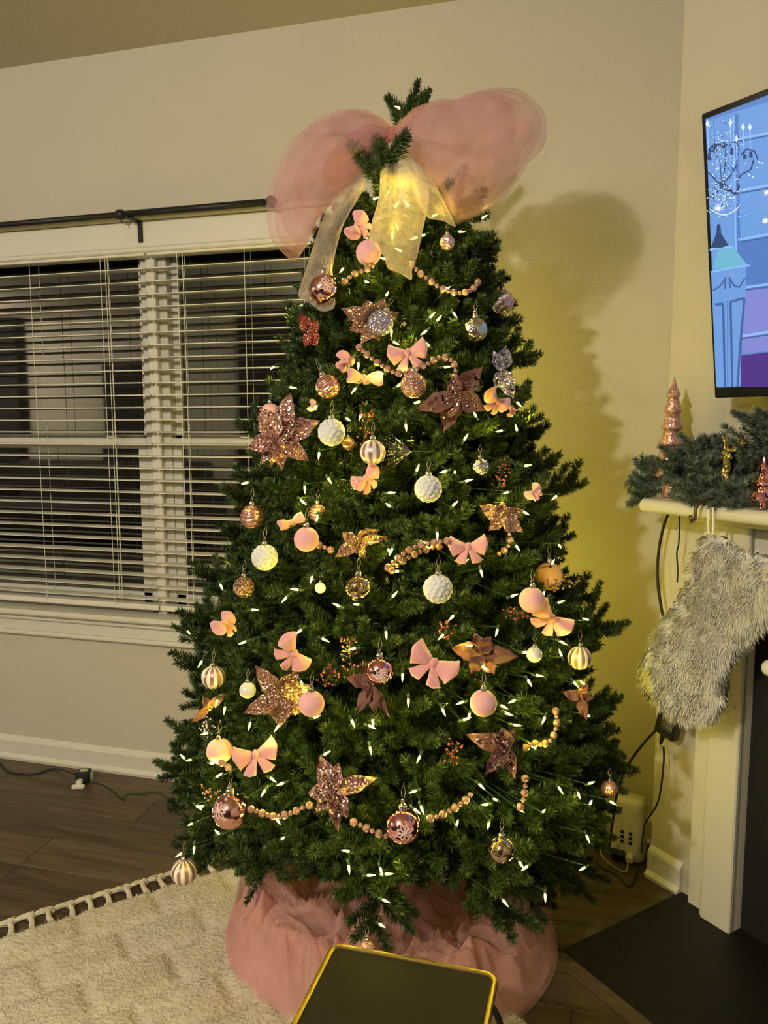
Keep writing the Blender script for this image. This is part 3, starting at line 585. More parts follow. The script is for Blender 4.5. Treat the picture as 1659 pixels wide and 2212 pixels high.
# ================================================================== tree data (positions read on the tree's own surface)
BALLS = [  # px, py, radius px, kind, tilt, offset, label
 (796,546,27,'dimple',0,.05,'flocked pink ball with a dimple beside the cream tulle tail'),
 (700,626,34,'floral',0,.05,'shiny pink ball with white flower under the left tulle tail'),
 (966,524,17,'facet',0,.05,'small faceted lilac-pink ball right of the cream tulle tail'),
 (1085,652,25,'swirl',0,-.03,'lilac and white swirled ball at the upper right edge of tree'),
 (1026,713,26,'silver',0,.03,'clear silver pebbled ball on the upper right of tree'),
 (822,697,27,'studded',25,.08,'silvery studded ball in front of the topmost pink poinsettia'),
 (708,835,26,'wavy',-25,.04,'rose ball with wavy grooves, tilted, left of the pink velvet bow'),
 (893,832,28,'glitter',0,.06,'mauve glitter-coated ball hanging below the upper pink bow'),
 (584,893,22,'matte',0,-.02,'plain pink ball peeking out behind the large glitter poinsettia'),
 (716,934,28,'petal',0,.05,'white petal-covered ball below the wavy rose ball'),
 (805,977,27,'stripe',0,.05,'pink and white ribbed ball right of the upper white petal ball'),
 (925,1056,28,'petal',0,.05,'white petal-covered ball in the middle of tree, lit from below'),
 (1036,1010,20,'silver',0,-.01,'half-hidden clear silver ball right of the middle white petal ball'),
 (545,1117,26,'wavy',0,.0,'rose wavy-grooved ball at the left edge under the large poinsettia'),
 (662,1165,27,'matte',0,.06,'plain pink ball above left centre, right of white petal ball'),
 (572,1204,27,'petal',0,.03,'white petal-covered ball near the left edge above sequined ball'),
 (527,1268,23,'glroseb',0,.0,'rose gold glitter ball at the left edge above window sill'),
 (774,1270,28,'loops',0,.05,'clear champagne ball with looped relief in tree centre'),
 (946,1272,30,'petal',0,.06,'frilly white petal-covered ball below the bead strand and bow'),
 (1149,1296,28,'matte',0,.05,'plain pink ball in front of a peach ball near right edge'),
 (1185,1245,30,'peach',0,-.05,'peach ribbed ball half hidden under a branch near right edge'),
 (1252,1421,25,'stripe',0,.0,'mauve and white ribbed ball hanging at the far right edge'),
 (1154,1414,17,'pearl',0,.03,'small glossy white ball left of the right edge ribbed ball'),
 (461,1463,25,'stripe',0,.0,'mauve and white ribbed ball at left edge against the wall'),
 (535,1491,18,'pearl',0,.02,'small glossy white ball left of a rose glitter poinsettia'),
 (820,1449,30,'floral',0,.05,'rose chrome ball with white flower in the lower centre'),
 (673,1520,28,'matte',0,.06,'plain pink ball with a glowing bulb directly beneath it'),
 (1044,1519,29,'matte',0,.06,'plain pink ball below the tilted bow, right of centre'),
 (474,1622,27,'peachm',0,-.0,'pale pink ribbed ball partly behind a branch left of bow'),
 (498,1751,39,'floralL',0,.06,'largest rose chrome ball with side flower at lower left'),
 (870,1783,38,'floral',0,.07,'largest rose chrome ball with white flower at bottom centre'),
 (1083,1835,28,'loops',0,.05,'champagne ball with looped relief at the lower right'),
 (1316,1703,17,'ribs',0,.0,'small rose ribbed ball at far right near the white tower'),
 (398,1883,27,'stripe',0,-.0,'mauve and white ribbed ball hanging lowest left over the rug'),
 (792,2050,19,'facet',0,.0,'small faceted pink ball on lowest front branch above side table'),
 (686,1108,20,'wavy',0,-.05,'small rose grooved ball mostly hidden above the centre left pink ball'),
 (752,958,14,'ribs',0,-.02,'small gold-toned ribbed ball tucked beside the upper white petal ball'),
 (692,1270,12,'pearl',0,-.02,'tiny white ball tucked left of the looped champagne ball'),
]
BOWS = [ # px,py, half-width px, roll, yaw, pitch, occ, label
 (772,487,34,62,50,0,1,'pink velvet bow turned edge-on below the left tulle loop'),
 (881,762,41,12,-5,0,1,'pink velvet bow facing forward above the glitter ball'),
 (742,778,26,85,62,0,0,'narrow edge-on pink bow left of the bead strand'),
 (787,815,38,-6,15,70,0,'flat-lying pink bow seen edge-on below the bead strand'),
 (1073,866,32,-35,48,0,1,'pink velvet bow half turned beside the brown sequined poinsettia'),
 (790,1033,34,38,40,20,0,'small pink bow peeking out under the upper ribbed ball'),
 (1011,1181,40,4,0,0,1,'pink velvet bow facing forward above the frilly white ball'),
 (484,1347,34,42,60,0,1,'pink velvet bow edge-on at the left edge below the sill'),
 (634,1410,42,-62,30,0,1,'pink velvet bow tilted on its side left of centre'),
 (936,1432,52,-30,0,0,1,'large pink velvet bow tilted beside the flowered chrome ball'),
 (1192,1335,44,-38,25,20,0,'pink velvet bow seen from behind near the right edge'),
 (552,1630,46,12,0,0,1,'pink velvet bow facing forward at lower left'),
 (628,1127,28,20,20,66,0,'folded pink bow tip glowing above the left pink ball'),
 (1152,1062,22,50,50,0,0,'small pink bow half hidden by branches at the right edge'),
 (1104,889,12,80,40,0,0,'tiny pink bow tip among needles at the upper right'),
 (674,876,14,70,45,0,0,'tiny orange-lit bow tip right of the large poinsettia'),
]
FLOWERS = [ # px,py, material, sequin, petals[(angle, len px, width px, lift)], off, occ, label
 (600,945,'gl_rose',0,[(68,95,48,.25),(22,92,50,.2),(115,70,52,.2),(200,66,44,.1),(-40,78,42,.25),(-78,66,34,.35),(-105,62,26,.4),(240,66,28,-.1),(35,44,26,.5)],.06,1,'large rose glitter poinsettia at the left edge of tree'),
 (808,695,'gl_gold',0,[(160,70,42,.1),(110,48,38,.15),(60,52,36,.2),(20,56,28,.1),(200,56,34,.2),(235,52,30,.2),(-70,40,36,.2)],.03,1,'brown-rose glitter poinsettia behind the studded ball'),
 (670,718,'gl_red',0,[(118,44,30,.1),(60,30,26,.1),(-60,30,30,0),(-110,32,24,0)],.0,1,'red-brown glitter flower at the upper left edge over blind'),
 (985,855,'satin_leaf',1,[(50,78,46,.15),(200,84,44,.1),(-30,66,46,.1),(-105,76,44,.1),(95,40,34,.3),(250,50,34,.2)],.05,1,'brown sequined poinsettia left of the half turned bow'),
 (1085,800,'gl_lilac',2,[(80,50,36,.1),(-65,62,38,.1),(110,44,24,0),(-110,40,24,0)],.0,1,'lilac sequined poinsettia at the upper right edge'),
 (1095,1618,'satin_leaf',1,[(168,88,36,.1),(105,42,40,.3),(-125,66,34,.2),(-72,60,24,.2),(70,46,26,.1),(135,48,28,.1),(-55,46,18,0)],.04,1,'brown sequined poinsettia at lower right with bead strand hanging below'),
 (716,1708,'gl_rose',1,[(112,72,44,.2),(15,96,38,.2),(190,48,42,.1),(-60,62,40,.2),(70,56,34,.3),(-85,78,30,.1),(230,52,32,.1)],.05,1,'rose sequined poinsettia above the bottom bead strand'),
 (800,1478,'satin_leaf',0,[(65,62,30,.1),(-110,66,26,.1),(-80,60,28,.1),(170,52,30,.1),(110,50,28,0),(-60,76,20,0)],-.0,0,'brown poinsettia behind the flowered chrome ball'),
 (605,1508,'gl_gold',0,[(130,84,40,.15),(200,78,40,.2),(60,66,44,.1),(-30,60,50,.2),(-85,56,50,.1),(15,66,44,.1)],.0,1,'golden rose glitter poinsettia left of the lit pink ball'),
 (1040,1412,'satin_leaf',0,[(0,74,38,.1),(175,62,40,.1),(60,40,34,.1),(-60,48,40,.1),(110,44,34,0),(-120,46,36,0)],-.03,0,'dull brown poinsettia shaded right of the large bow'),
 (770,1172,'gl_gold',0,[(215,52,30,.2),(30,52,36,.1),(150,36,26,.1),(-60,36,26,.1),(5,66,20,0)],-.02,0,'dim brown glitter poinsettia in shade above tree centre'),
 (1085,1118,'gl_gold',0,[(150,52,34,.1),(20,46,30,.1),(-40,50,32,.1),(90,34,28,.2),(-130,38,28,0)],-.02,0,'brown glitter poinsettia in shade above the right bow'),
 (1252,1508,'satin_leaf',0,[(60,34,22,.1),(-70,44,24,.1),(160,34,24,.1),(10,30,18,.1)],-.0,0,'brown cloth flower curled at the right edge'),
 (452,1528,'satin_leaf',0,[(40,42,20,.1),(215,46,18,.1),(120,26,18,.1)],.0,0,'narrow brown glitter flower at left edge against the wall'),
]
GARL = [
 ([(745,608),(765,592),(795,580),(812,570)],.05,'short rose bead strand left of the cream tulle tail'),
 ([(890,572),(905,588),(925,604),(952,622),(985,633),(1010,630),(1028,618),(1034,606)],.05,'rose bead strand swagging right below the tulle tail'),
 ([(776,750),(800,772),(826,790),(850,804),(872,806),(892,800),(925,785),(950,772),(975,778),(984,800),(980,825)],.05,'rose bead strand passing behind the forward pink bow'),
 ([(760,778),(750,792),(738,800)],.03,'few rose beads beside the narrow edge-on bow'),
 ([(838,1226),(858,1208),(880,1190),(905,1178),(935,1172),(968,1168)],.05,'rose bead strand climbing to the middle pink bow'),
 ([(846,1232),(870,1212),(895,1198),(925,1186),(950,1180)],.03,'rose bead strand doubled under the middle one'),
 ([(690,1178),(705,1184),(722,1190)],.03,'few rose beads right of the centre left pink ball'),
 ([(542,1748),(570,1758),(598,1764),(628,1756),(652,1746),(672,1738)],.05,'rose bead strand between largest chrome ball and poinsettia'),
 ([(764,1776),(786,1786),(806,1796),(828,1804),(846,1810)],.06,'rose bead strand reaching the bottom chrome ball'),
 ([(930,1768),(950,1762),(970,1752),(990,1740),(1006,1728),(1016,1716)],.05,'rose bead strand right of the bottom chrome ball'),
 ([(1200,1536),(1203,1556),(1200,1578),(1190,1598),(1172,1608),(1150,1606),(1135,1616)],.03,'rose bead strand hanging near the lower right edge'),
 ([(1134,1682),(1134,1704),(1130,1728),(1122,1746)],.05,'short rose bead strand below the lower right poinsettia'),
 ([(1096,1142),(1102,1166),(1094,1184),(1078,1196)],.0,'dim rose beads above the right pink ball'),
 ([(478,1648),(488,1652),(498,1664)],.02,'few rose beads below the pale pink ribbed ball'),
]
PICKS = [(792,930,70,80,'gl_red','red berry pick left of the upper ribbed ball'),(792,985,60,-80,'gl_red','red berry pick hanging above the small pink bow'),
 (1085,1030,60,70,'gl_red','red glitter berry pick at right of silver ball'),(760,1420,80,95,'gl_red','rose berry pick left of flowered chrome ball'),(712,1468,36,50,'gl_red','small rose berry pick above the lit pink ball'),
 (1210,1262,50,20,'gl_gold','rose berry pick behind the right pink ball'),(1120,1318,46,200,'gl_red','rose berry pick left of bow seen from behind'),(962,1366,30,60,'gl_red','tiny red berry pick above the large tilted bow'),
 (468,1716,56,150,'gl_gold','rose berry pick behind the largest chrome ball'),(984,1632,46,80,'gl_red','dim red berry pick left of the lower right poinsettia'),
 (448,1578,30,60,'gl_lilac','lilac berry pick at the left edge above pale ball')]
_b = """833,641 956,632 977,672 925,690 941,697 925,711 846,708 846,736 930,750 774,779 830,808 955,794 854,837 771,835 622,836 687,874 781,891 746,902 876,912 590,930 910,867 1030,903 1114,866 1089,929 1118,935 1000,955 707,1030 658,1045 540,1041 646,1077 898,1022 969,1016 983,1023 1000,1041 833,1065 1101,1062 1146,1064 1129,1007 975,1096 846,1096 690,973 682,1128 628,1136 593,1223 474,1258 676,1241 838,1183 849,1180 866,1234 621,1287 649,1275 738,1312 778,1306 539,1317 833,1359 655,1357 691,1377 403,1362 536,1384 439,1424 647,1467 870,1449 471,1507 487,1522 673,1552 882,1504 757,1550 804,1549 792,1564 542,1555 605,1562 773,1399 845,1293 454,1582 1206,1068 1127,1103 944,1145 903,1168 1206,1175 1112,1175 1037,1227 994,1219 1190,1222 1099,1290 1201,1304 1177,1274 983,1326 1076,1354 1275,1340 961,1367 1206,1383 1125,1409 1215,1421 1024,1396 1037,1436 1153,1457 1138,1464 1236,1468 1266,1481 1005,1514 1077,1521 953,1526 1014,1539 1086,1538 996,1557 1118,1510 1179,1544 1277,1547 1104,1565 401,1641 416,1641 452,1648 798,1608 695,1633 464,1681 541,1651 580,1677 618,1689 576,1701 533,1723 421,1737 444,1740 417,1778 595,1765 708,1749 476,1804 420,1823 397,1840 607,1814 759,1840 752,1863 819,1868 788,1891 827,1888 821,1941 816,1994 910,1627 1031,1690 890,1744 904,1706 1058,1737 1076,1730 1113,1742 1171,1756 1057,1773 985,1786 1268,1694 1247,1709 1313,1728 1273,1740 1265,1799 1119,1857 1268,1871 1177,1926 1083,1940 1141,1604 1204,1696 1143,1868 907,1736 868,236 802,433 929,470 1038,473 906,511 744,577 787,607 986,500 886,450 850,453 844,401 848,521 922,505 862,500 838,560 872,545"""
BULBS = [tuple(map(int, s.split(','))) for s in _b.split()]
# branch tips that shape the outline: px,py tip ; drop = how far below the tip the branch leaves the pole (m)
TIPS = [(888,208,.14),(742,440,.10),(1040,455,.02),(690,558,.03),(705,520,.06),(1060,535,.0),(1058,510,.05),(1075,612,.04),(640,700,.02),(1090,665,.0),(1095,700,.0),(1147,762,.06),(1106,880,.04),(602,838,.02),(1130,850,.08),(1148,905,.06),(1163,940,.02),(545,940,-.04),(560,880,.0),
 (1150,1000,.04),(500,1075,-.04),(1185,1010,.10),(1252,1047,.06),(498,1165,.0),(1186,1110,.12),(1228,1160,.05),(1195,1200,.0),(442,1245,.02),(515,1190,.05),(1215,1260,.08),(1270,1288,.04),(1262,1330,.06),(1342,1350,.03),(395,1365,.0),(420,1330,.07),(405,1440,-.02),(430,1415,.02),(1245,1440,.0),(1290,1400,.05),(405,1500,.08),(1328,1530,.04),(1310,1580,-.0),(380,1580,.07),
 (355,1660,-.02),(372,1640,.02),(1350,1635,.08),(1330,1600,.10),(1345,1660,.02),(385,1720,.0),(380,1690,.02),(1322,1750,.0),(1310,1800,-.06),(400,1800,-.10),(398,1850,-.14),(1285,1880,-.12),(1240,1875,-.10),(435,1790,-.08),(520,1850,-.16),(1290,1700,.0)]
LOW = [(800,2015,.40),(1105,1995,.42),(1170,1955,.36),(985,1890,.40),(620,1850,.42),(735,1890,.42),(960,1870,.46),(520,1845,.30),(680,1850,.46),(850,1905,.5),(905,1860,.5),(1070,1880,.46),(1230,1890,.3),(560,1815,.4),(770,1930,.5)]
def ornpos(x, y, off): return hit(x, y, off)
OCC = []
def occ(x, y, r, P, slack=.0): OCC.append((x, y, r, float((np.array(P)-CAM)@fw)-slack))
for b_ in BALLS:
    P = ornpos(b_[0], b_[1], b_[5])
    if b_[5] >= -.02: occ(b_[0], b_[1], b_[2]*1.02, P)
for b_ in BOWS:
    if b_[6]: occ(b_[0], b_[1], b_[2]*.82, hit(b_[0], b_[1], .06))
for f_ in FLOWERS:
    if f_[6]: occ(f_[0], f_[1], max(p[1] for p in f_[4])*.62, hit(f_[0], f_[1], f_[5]+.03))
for g, off, lb in GARL:
    for x, y in g: occ(x, y, 9, hit(x, y, off))
for x, y in BULBS: occ(x, y, 5, hit(x, y, .015))
for x, y, r in ((860,380,45),(862,450,50),(865,520,45),(872,580,26),(970,455,34),(940,400,30)): occ(x, y, r, hit(x, y, .10))
OCC = np.array(OCC)

# ------------------------------------------------------------------ branches
def make_branch(L, seed, nl=.025, tw=None, droop=0.0, dens=1.0, mats=('needle', 'needle2')):
    R_ = np.random.default_rng(seed); V = []; Fm = []; samples = []; mb = MB()
    def needles(path, n, l0):
        path = np.array(path); k = len(path)-1; s = R_.random(n)*k; i = np.minimum(s.astype(int), k-1); f = (s-i)[:, None]
        P = path[i]*(1-f)+path[i+1]*f; T = path[i+1]-path[i]; T /= np.linalg.norm(T, axis=1)[:, None]
        r_ = R_.normal(size=(n, 3)); r_ -= T*np.sum(r_*T, 1)[:, None]; r_ /= np.linalg.norm(r_, axis=1)[:, None]
        r_[:, 2] += .25; a = np.radians(R_.uniform(38, 68, n))[:, None]; dd = T*np.cos(a)+r_*np.sin(a)
        ln = (l0*R_.uniform(.75, 1.1, n))[:, None]*(1-.45*(s/k)[:, None]**4); wd = np.cross(dd, R_.normal(size=(n, 3))); wd /= np.linalg.norm(wd, axis=1)[:, None]
        B_ = P+dd*ln*.55+r_*0; C_ = P+dd*ln+np.array((0, 0, -.0015)); w_ = .00105
        V.append(np.stack([P-wd*w_*.7, P+wd*w_*.7, B_+wd*w_, C_, B_-wd*w_], 1)); Fm.append(R_.random(n) < .35)
    def path(p0, d, l, curl, n=6):
        pts = [np.array(p0, float)]; d = np.array(d, float); d /= np.linalg.norm(d)
        for i in range(n): d = d+np.array((0, 0, curl/n))+R_.normal(0, .03, 3); d /= np.linalg.norm(d); pts.append(pts[-1]+d*l/n)
        return pts
    stem = [np.array((L*t, 0, -.05*L*sin(pi*t)+droop*0)) for t in np.linspace(0, 1, 9)]
    mb.tube(stem, [.0028*(1-.6*i/8) for i in range(9)], 5, 2)
    i0 = 3 if L > .3 else (2 if L > .18 else 1); needles(stem[i0:], int(3300*dens*(L*(8-i0)/8)), nl); samples += stem[i0:]
    n_t = tw or int(L*26+3)
    for k in range(n_t):
        s = .28+.66*(k+.5)/n_t if L > .2 else .15+.7*(k+.5)/n_t; sd = 1 if k % 2 else -1
        p0 = stem[0]+(stem[-1]-stem[0])*s+np.array((0, 0, -.05*L*sin(pi*s)))
        a = radians(R_.uniform(28, 58)); ez = R_.uniform(-.35, .5); l = min(.19, (1-s)*L*.75+.055)*R_.uniform(.75, 1.15)
        if k % 5 == 4: ez = R_.uniform(.6, 1.0)
        pt = path(p0, (cos(a), sd*sin(a), ez), l, .35); mb.tube(pt, .0011, 4, 2); needles(pt, int(2900*dens*l), nl); samples += pt[2:]
    V = np.concatenate(V); n = len(V); Fm = np.concatenate(Fm)
    tv, tf = np.array(mb.v), mb.f
    verts = np.concatenate([V.reshape(-1, 3), tv]); me = bpy.data.meshes.new('branch')
    nf = np.arange(n*5).reshape(-1, 5)
    tris = [f for f in tf if len(f) == 4]
    fq = np.array(tris)+n*5
    me.vertices.add(len(verts)); me.vertices.foreach_set('co', verts.astype(np.float32).ravel())
    loops = np.concatenate([nf.ravel(), fq.ravel()]).astype(np.int32); me.loops.add(len(loops)); me.loops.foreach_set('vertex_index', loops)
    tot = np.concatenate([np.full(n, 5), np.full(len(fq), 4)]).astype(np.int32); st = np.concatenate([[0], np.cumsum(tot)[:-1]]).astype(np.int32)
    me.polygons.add(len(tot)); me.polygons.foreach_set('loop_start', st); me.polygons.foreach_set('loop_total', tot)
    for k in mats: me.materials.append(M[k])
    me.materials.append(M['twig']); me.polygons.foreach_set('material_index', np.concatenate([Fm.astype(np.int32), np.full(len(fq), 2, np.int32)]))
    me.update(calc_edges=True); return me, np.array(samples)
CL = [.11, .18, .26, .36, .48, .62]; VAR = {}
for ci, L_ in enumerate(CL): VAR[L_] = [make_branch(L_, 100+ci*7+k) for k in range(3)]
tree = empty('christmas_tree', AX, 'tall green artificial Christmas tree full of needles standing in pink tulle', 'christmas tree')
MB().tube([(0, 0, .02), (0, 0, 1.2), (0, 0, 2.05)], [.016, .015, .008], 10).build('pole', M['bark'], tree, True)
for k in range(3):
    a = 2*pi*k/3+.4; MB().tube([(0, 0, .20), (.10*cos(a), .10*sin(a), .19), (.24*cos(a), .24*sin(a), .03), (.27*cos(a), .27*sin(a), .012)], .011, 8).build('stand_leg', M['black'], tree, True)
nbr = [0]
def place(root, tip, roll=0, check=True, force=None):
    root = np.array(root, float); tip = np.array(tip, float); rnd = random.Random(nbr[0]*31+7)
    for att in range(5):
        d = tip-root; l = np.linalg.norm(d); x = d/l
        Lc = min(CL, key=lambda c: abs(math.log(l/c))); me, smp = VAR[Lc][rnd.randrange(3)]; s = l/Lc
        z = np.array((0, 0, 1.)); z = z-x*(z@x)
        if np.linalg.norm(z) < .2: z = np.array((0, -1., 0)); z = z-x*(z@x)
        z /= np.linalg.norm(z); y_ = np.cross(z, x); rl = roll+rnd.uniform(-.35, .35); y2 = y_*cos(rl)+z*sin(rl); z2 = -y_*sin(rl)+z*cos(rl)
        W_ = root+s*(smp[:, :1]*x+smp[:, 1:2]*y2+smp[:, 2:3]*z2)
        if not check: break
        pr = proj(W_); ok = True
        dx_ = pr[:, None, 0]-OCC[None, :, 0]; dy_ = pr[:, None, 1]-OCC[None, :, 1]; rr_ = OCC[None, :, 2]+9
        bad = ((dx_**2+dy_**2 < rr_**2) & (pr[:, None, 2] < OCC[None, :, 3]+.012)).any(1).sum()
        if bad <= (0 if att < 3 else 1): break
        tip = root+(tip-root)*(.90 if att < 2 else .84)
        tip = tip+np.array((rnd.uniform(-.02, .02), rnd.uniform(-.02, .02), rnd.uniform(-.03, .03)))
    else:
        if bad > 2: return None
    o = link('branch', me, tree); o.matrix_local = Matrix(((x[0]*s, y2[0]*s, z2[0]*s, root[0]-AX[0]), (x[1]*s, y2[1]*s, z2[1]*s, root[1]-AX[1]), (x[2]*s, y2[2]*s, z2[2]*s, root[2]-AX[2]), (0, 0, 0, 1)))
    nbr[0] += 1; return o
nrm = AX-CAM; nrm[2] = 0; nrm /= np.linalg.norm(nrm)
random.seed(21)
for x, y, dr in TIPS:
    tip = plane(x, y, nrm, AX-nrm*random.uniform(-.10, .12)); r0 = np.array((AX[0], AX[1], tip[2]-dr)); d = tip-r0; d[2] = 0
    place(r0+d/np.linalg.norm(d)*.012, tip, check=True)
for x, y, rad in LOW:
    # low front boughs drooping: tip on a vertical cylinder of radius rad around the pole
    dr_ = ray(x, y); a_ = dr_[0]**2+dr_[1]**2; q = CAM[:2]-AX[:2]; b_ = 2*(q@dr_[:2]); c_ = q@q-rad*rad; t_ = (-b_-sqrt(max(0, b_*b_-4*a_*c_)))/(2*a_)
    tip = CAM+dr_*t_; tip[2] = max(tip[2], .12); r0 = np.array((AX[0], AX[1], max(.42, tip[2]+.06))); mid = AX+(tip-AX)*.62; mid[2] = max(.44, tip[2]+.06)
    d = tip-r0; d[2] = 0; place(r0+d/np.linalg.norm(d)*.012, mid, check=False); place(mid-(mid-r0)*.25, tip, check=True)
sp1 = plane(824, 308, nrm, AX-nrm*.20); place(sp1+np.array((.0, .04, -.12)), sp1, check=False)
z = .45; ga = 0
while z < 1.9:
    R = RZ(z); n = max(4, int(2*pi*R/.205)+2)
    for k in range(n):
        ga += 2*pi/n; a = ga+random.uniform(-.12, .12); front = (cos(a)*nrm[0]+sin(a)*nrm[1]) < .25
        if not front and random.random() < .38: continue
        rr2 = R*random.uniform(.84, .97); lift = .02+.16*max(0, z-.6)/1.4; t_ = np.array((AX[0]+cos(a)*rr2, AX[1]+sin(a)*rr2, z+random.uniform(-.02, .02)))
        if t_[1] > D-.05: t_[1] = D-.06
        place((AX[0]+cos(a)*.012, AX[1]+sin(a)*.012, z-lift*R/.5*1.1), t_)
    z += .072 if z < 1.5 else .06
    ga += .31
# short fill sprigs deep inside so that the heart of the tree stays dense
for k in range(int(max(0, 298-nbr[0]))):
    z = random.uniform(.42, 1.75); a = random.uniform(0, 2*pi)
    if cos(a)*nrm[0]+sin(a)*nrm[1] > .2: a += pi
    R = RZ(z)*random.uniform(.55, .78); place((AX[0]+cos(a)*.02, AX[1]+sin(a)*.02, z-.03), (AX[0]+cos(a)*R, AX[1]+sin(a)*R, z+random.uniform(-.05, .08)))
print('branches', nbr[0])

# ------------------------------------------------------------------ string lights
sl = empty('string_lights', AX, 'warm yellow mini lights on thin green wire wound through the tree', 'string lights')
bm_ = MB(); bm_.lathe([(.0012, -.006), (.0030, -.005), (.0032, .004), (.0030, .0045)], (0, 0, 0), 6, 1); bm_.lathe([(.0022, .0045), (.0029, .0075), (.0026, .012), (.0015, .018), (.0003, .0215)], (0, 0, 0), 7, 0)
bme = bm_.mesh('bulb', [M['bulb'], M['wire']], True); BP = []
BL_ = []
for i_, w__ in enumerate(BULB_W):
    l_ = bpy.data.lights.new('bulb_light', 'POINT'); l_.energy = w__; l_.color = BULB_COL; l_.shadow_soft_size = .003; BL_.append(l_)
def bulb(P, d, kind=0):
    o = link('bulb', bme, sl); o.location = tuple(P-AX); o.rotation_mode = 'QUATERNION'; o.rotation_quaternion = Vector(d).to_track_quat('Z', 'Y'); BP.append(np.array(P)); dn_ = np.array(d, float); dn_ /= np.linalg.norm(dn_); l_ = bpy.data.objects.new('bulb_light', BL_[kind]); col.objects.link(l_); l_.parent = sl; l_.location = tuple(P-AX+dn_*.026); return o
random.seed(77)
for x, y in BULBS:
    P = hit(x, y, .015)
    if y > 1880 and x < 900:
        P = hit(x, 1780, .015); P = plane(x, y, (0, 1, 0), (0, P[1]+.02, 0))
    a = random.uniform(0, 2*pi); s_ = random.choice((-1, 1)); bulb(P, rt*random.gauss(0, 1)+up*random.gauss(-.3, .8)-fw*random.uniform(.1, .7))
for k in range(45):
    z = random.uniform(.4, 1.8); a = random.uniform(0, 2*pi); R = RZ(z)*random.uniform(.4, .72); bulb(np.array((AX[0]+R*cos(a), AX[1]+R*sin(a), z)), (random.gauss(0, 1), random.gauss(0, 1), random.gauss(0, 1)), 1)
k = 0
while k < 66:
    z = random.uniform(.3, 1.85); a = random.uniform(0, 2*pi); R = RZ(z)*random.uniform(.85, 1.0)
    if cos(a)*nrm[0]+sin(a)*nrm[1] < -.1: continue
    y_ = AX[1]+R*sin(a); bulb(np.array((AX[0]+R*cos(a), min(y_, D-.05), z)), (cos(a)+random.gauss(0, .4), sin(a)+random.gauss(0, .4), random.gauss(0, .6)), 2); k += 1
order = sorted(BP, key=lambda p: (int(p[2]/.10), (1 if int(p[2]/.10) % 2 else -1)*atan2(p[1]-AX[1], p[0]-AX[0]))); mb = MB()
for p, q in zip(order[:-1], order[1:]):
    p, q = p-AX, q-AX; m_ = (p+q)/2*np.array((.62, .62, 1)); m_[2] -= .01
    if np.linalg.norm(p-q) > .30: continue
    mb.tube([p, m_, q], .0009, 4)
tag(mb.build('wire', M['wire'], sl), kind='stuff')

# ------------------------------------------------------------------ ball ornaments
def face_matrix(P, roll=0, yaw=0, pitch=0):
    zf = CAM-np.array(P); zf /= np.linalg.norm(zf); xr = np.cross((0, 0, 1), zf); xr /= np.linalg.norm(xr); yu = np.cross(zf, xr)
    B = Matrix((( xr[0], yu[0], zf[0]), (xr[1], yu[1], zf[1]), (xr[2], yu[2], zf[2])))
    return B @ Matrix.Rotation(radians(roll), 3, 'Z') @ Matrix.Rotation(radians(yaw), 3, 'Y') @ Matrix.Rotation(radians(pitch), 3, 'X')
def setm(o, P, R3):
    m4 = R3.to_4x4(); m4.translation = Vector(tuple(P)); o.matrix_world = m4
fib = [np.array((sqrt(1-(1-2*(i+.5)/72)**2)*cos(i*2.39996), sqrt(1-(1-2*(i+.5)/72)**2)*sin(i*2.39996), 1-2*(i+.5)/72)) for i in range(72)]; FB = np.array(fib)
fib2 = np.array([(sqrt(1-(1-2*(i+.5)/240)**2)*cos(i*2.39996), sqrt(1-(1-2*(i+.5)/240)**2)*sin(i*2.39996), 1-2*(i+.5)/240) for i in range(240)])
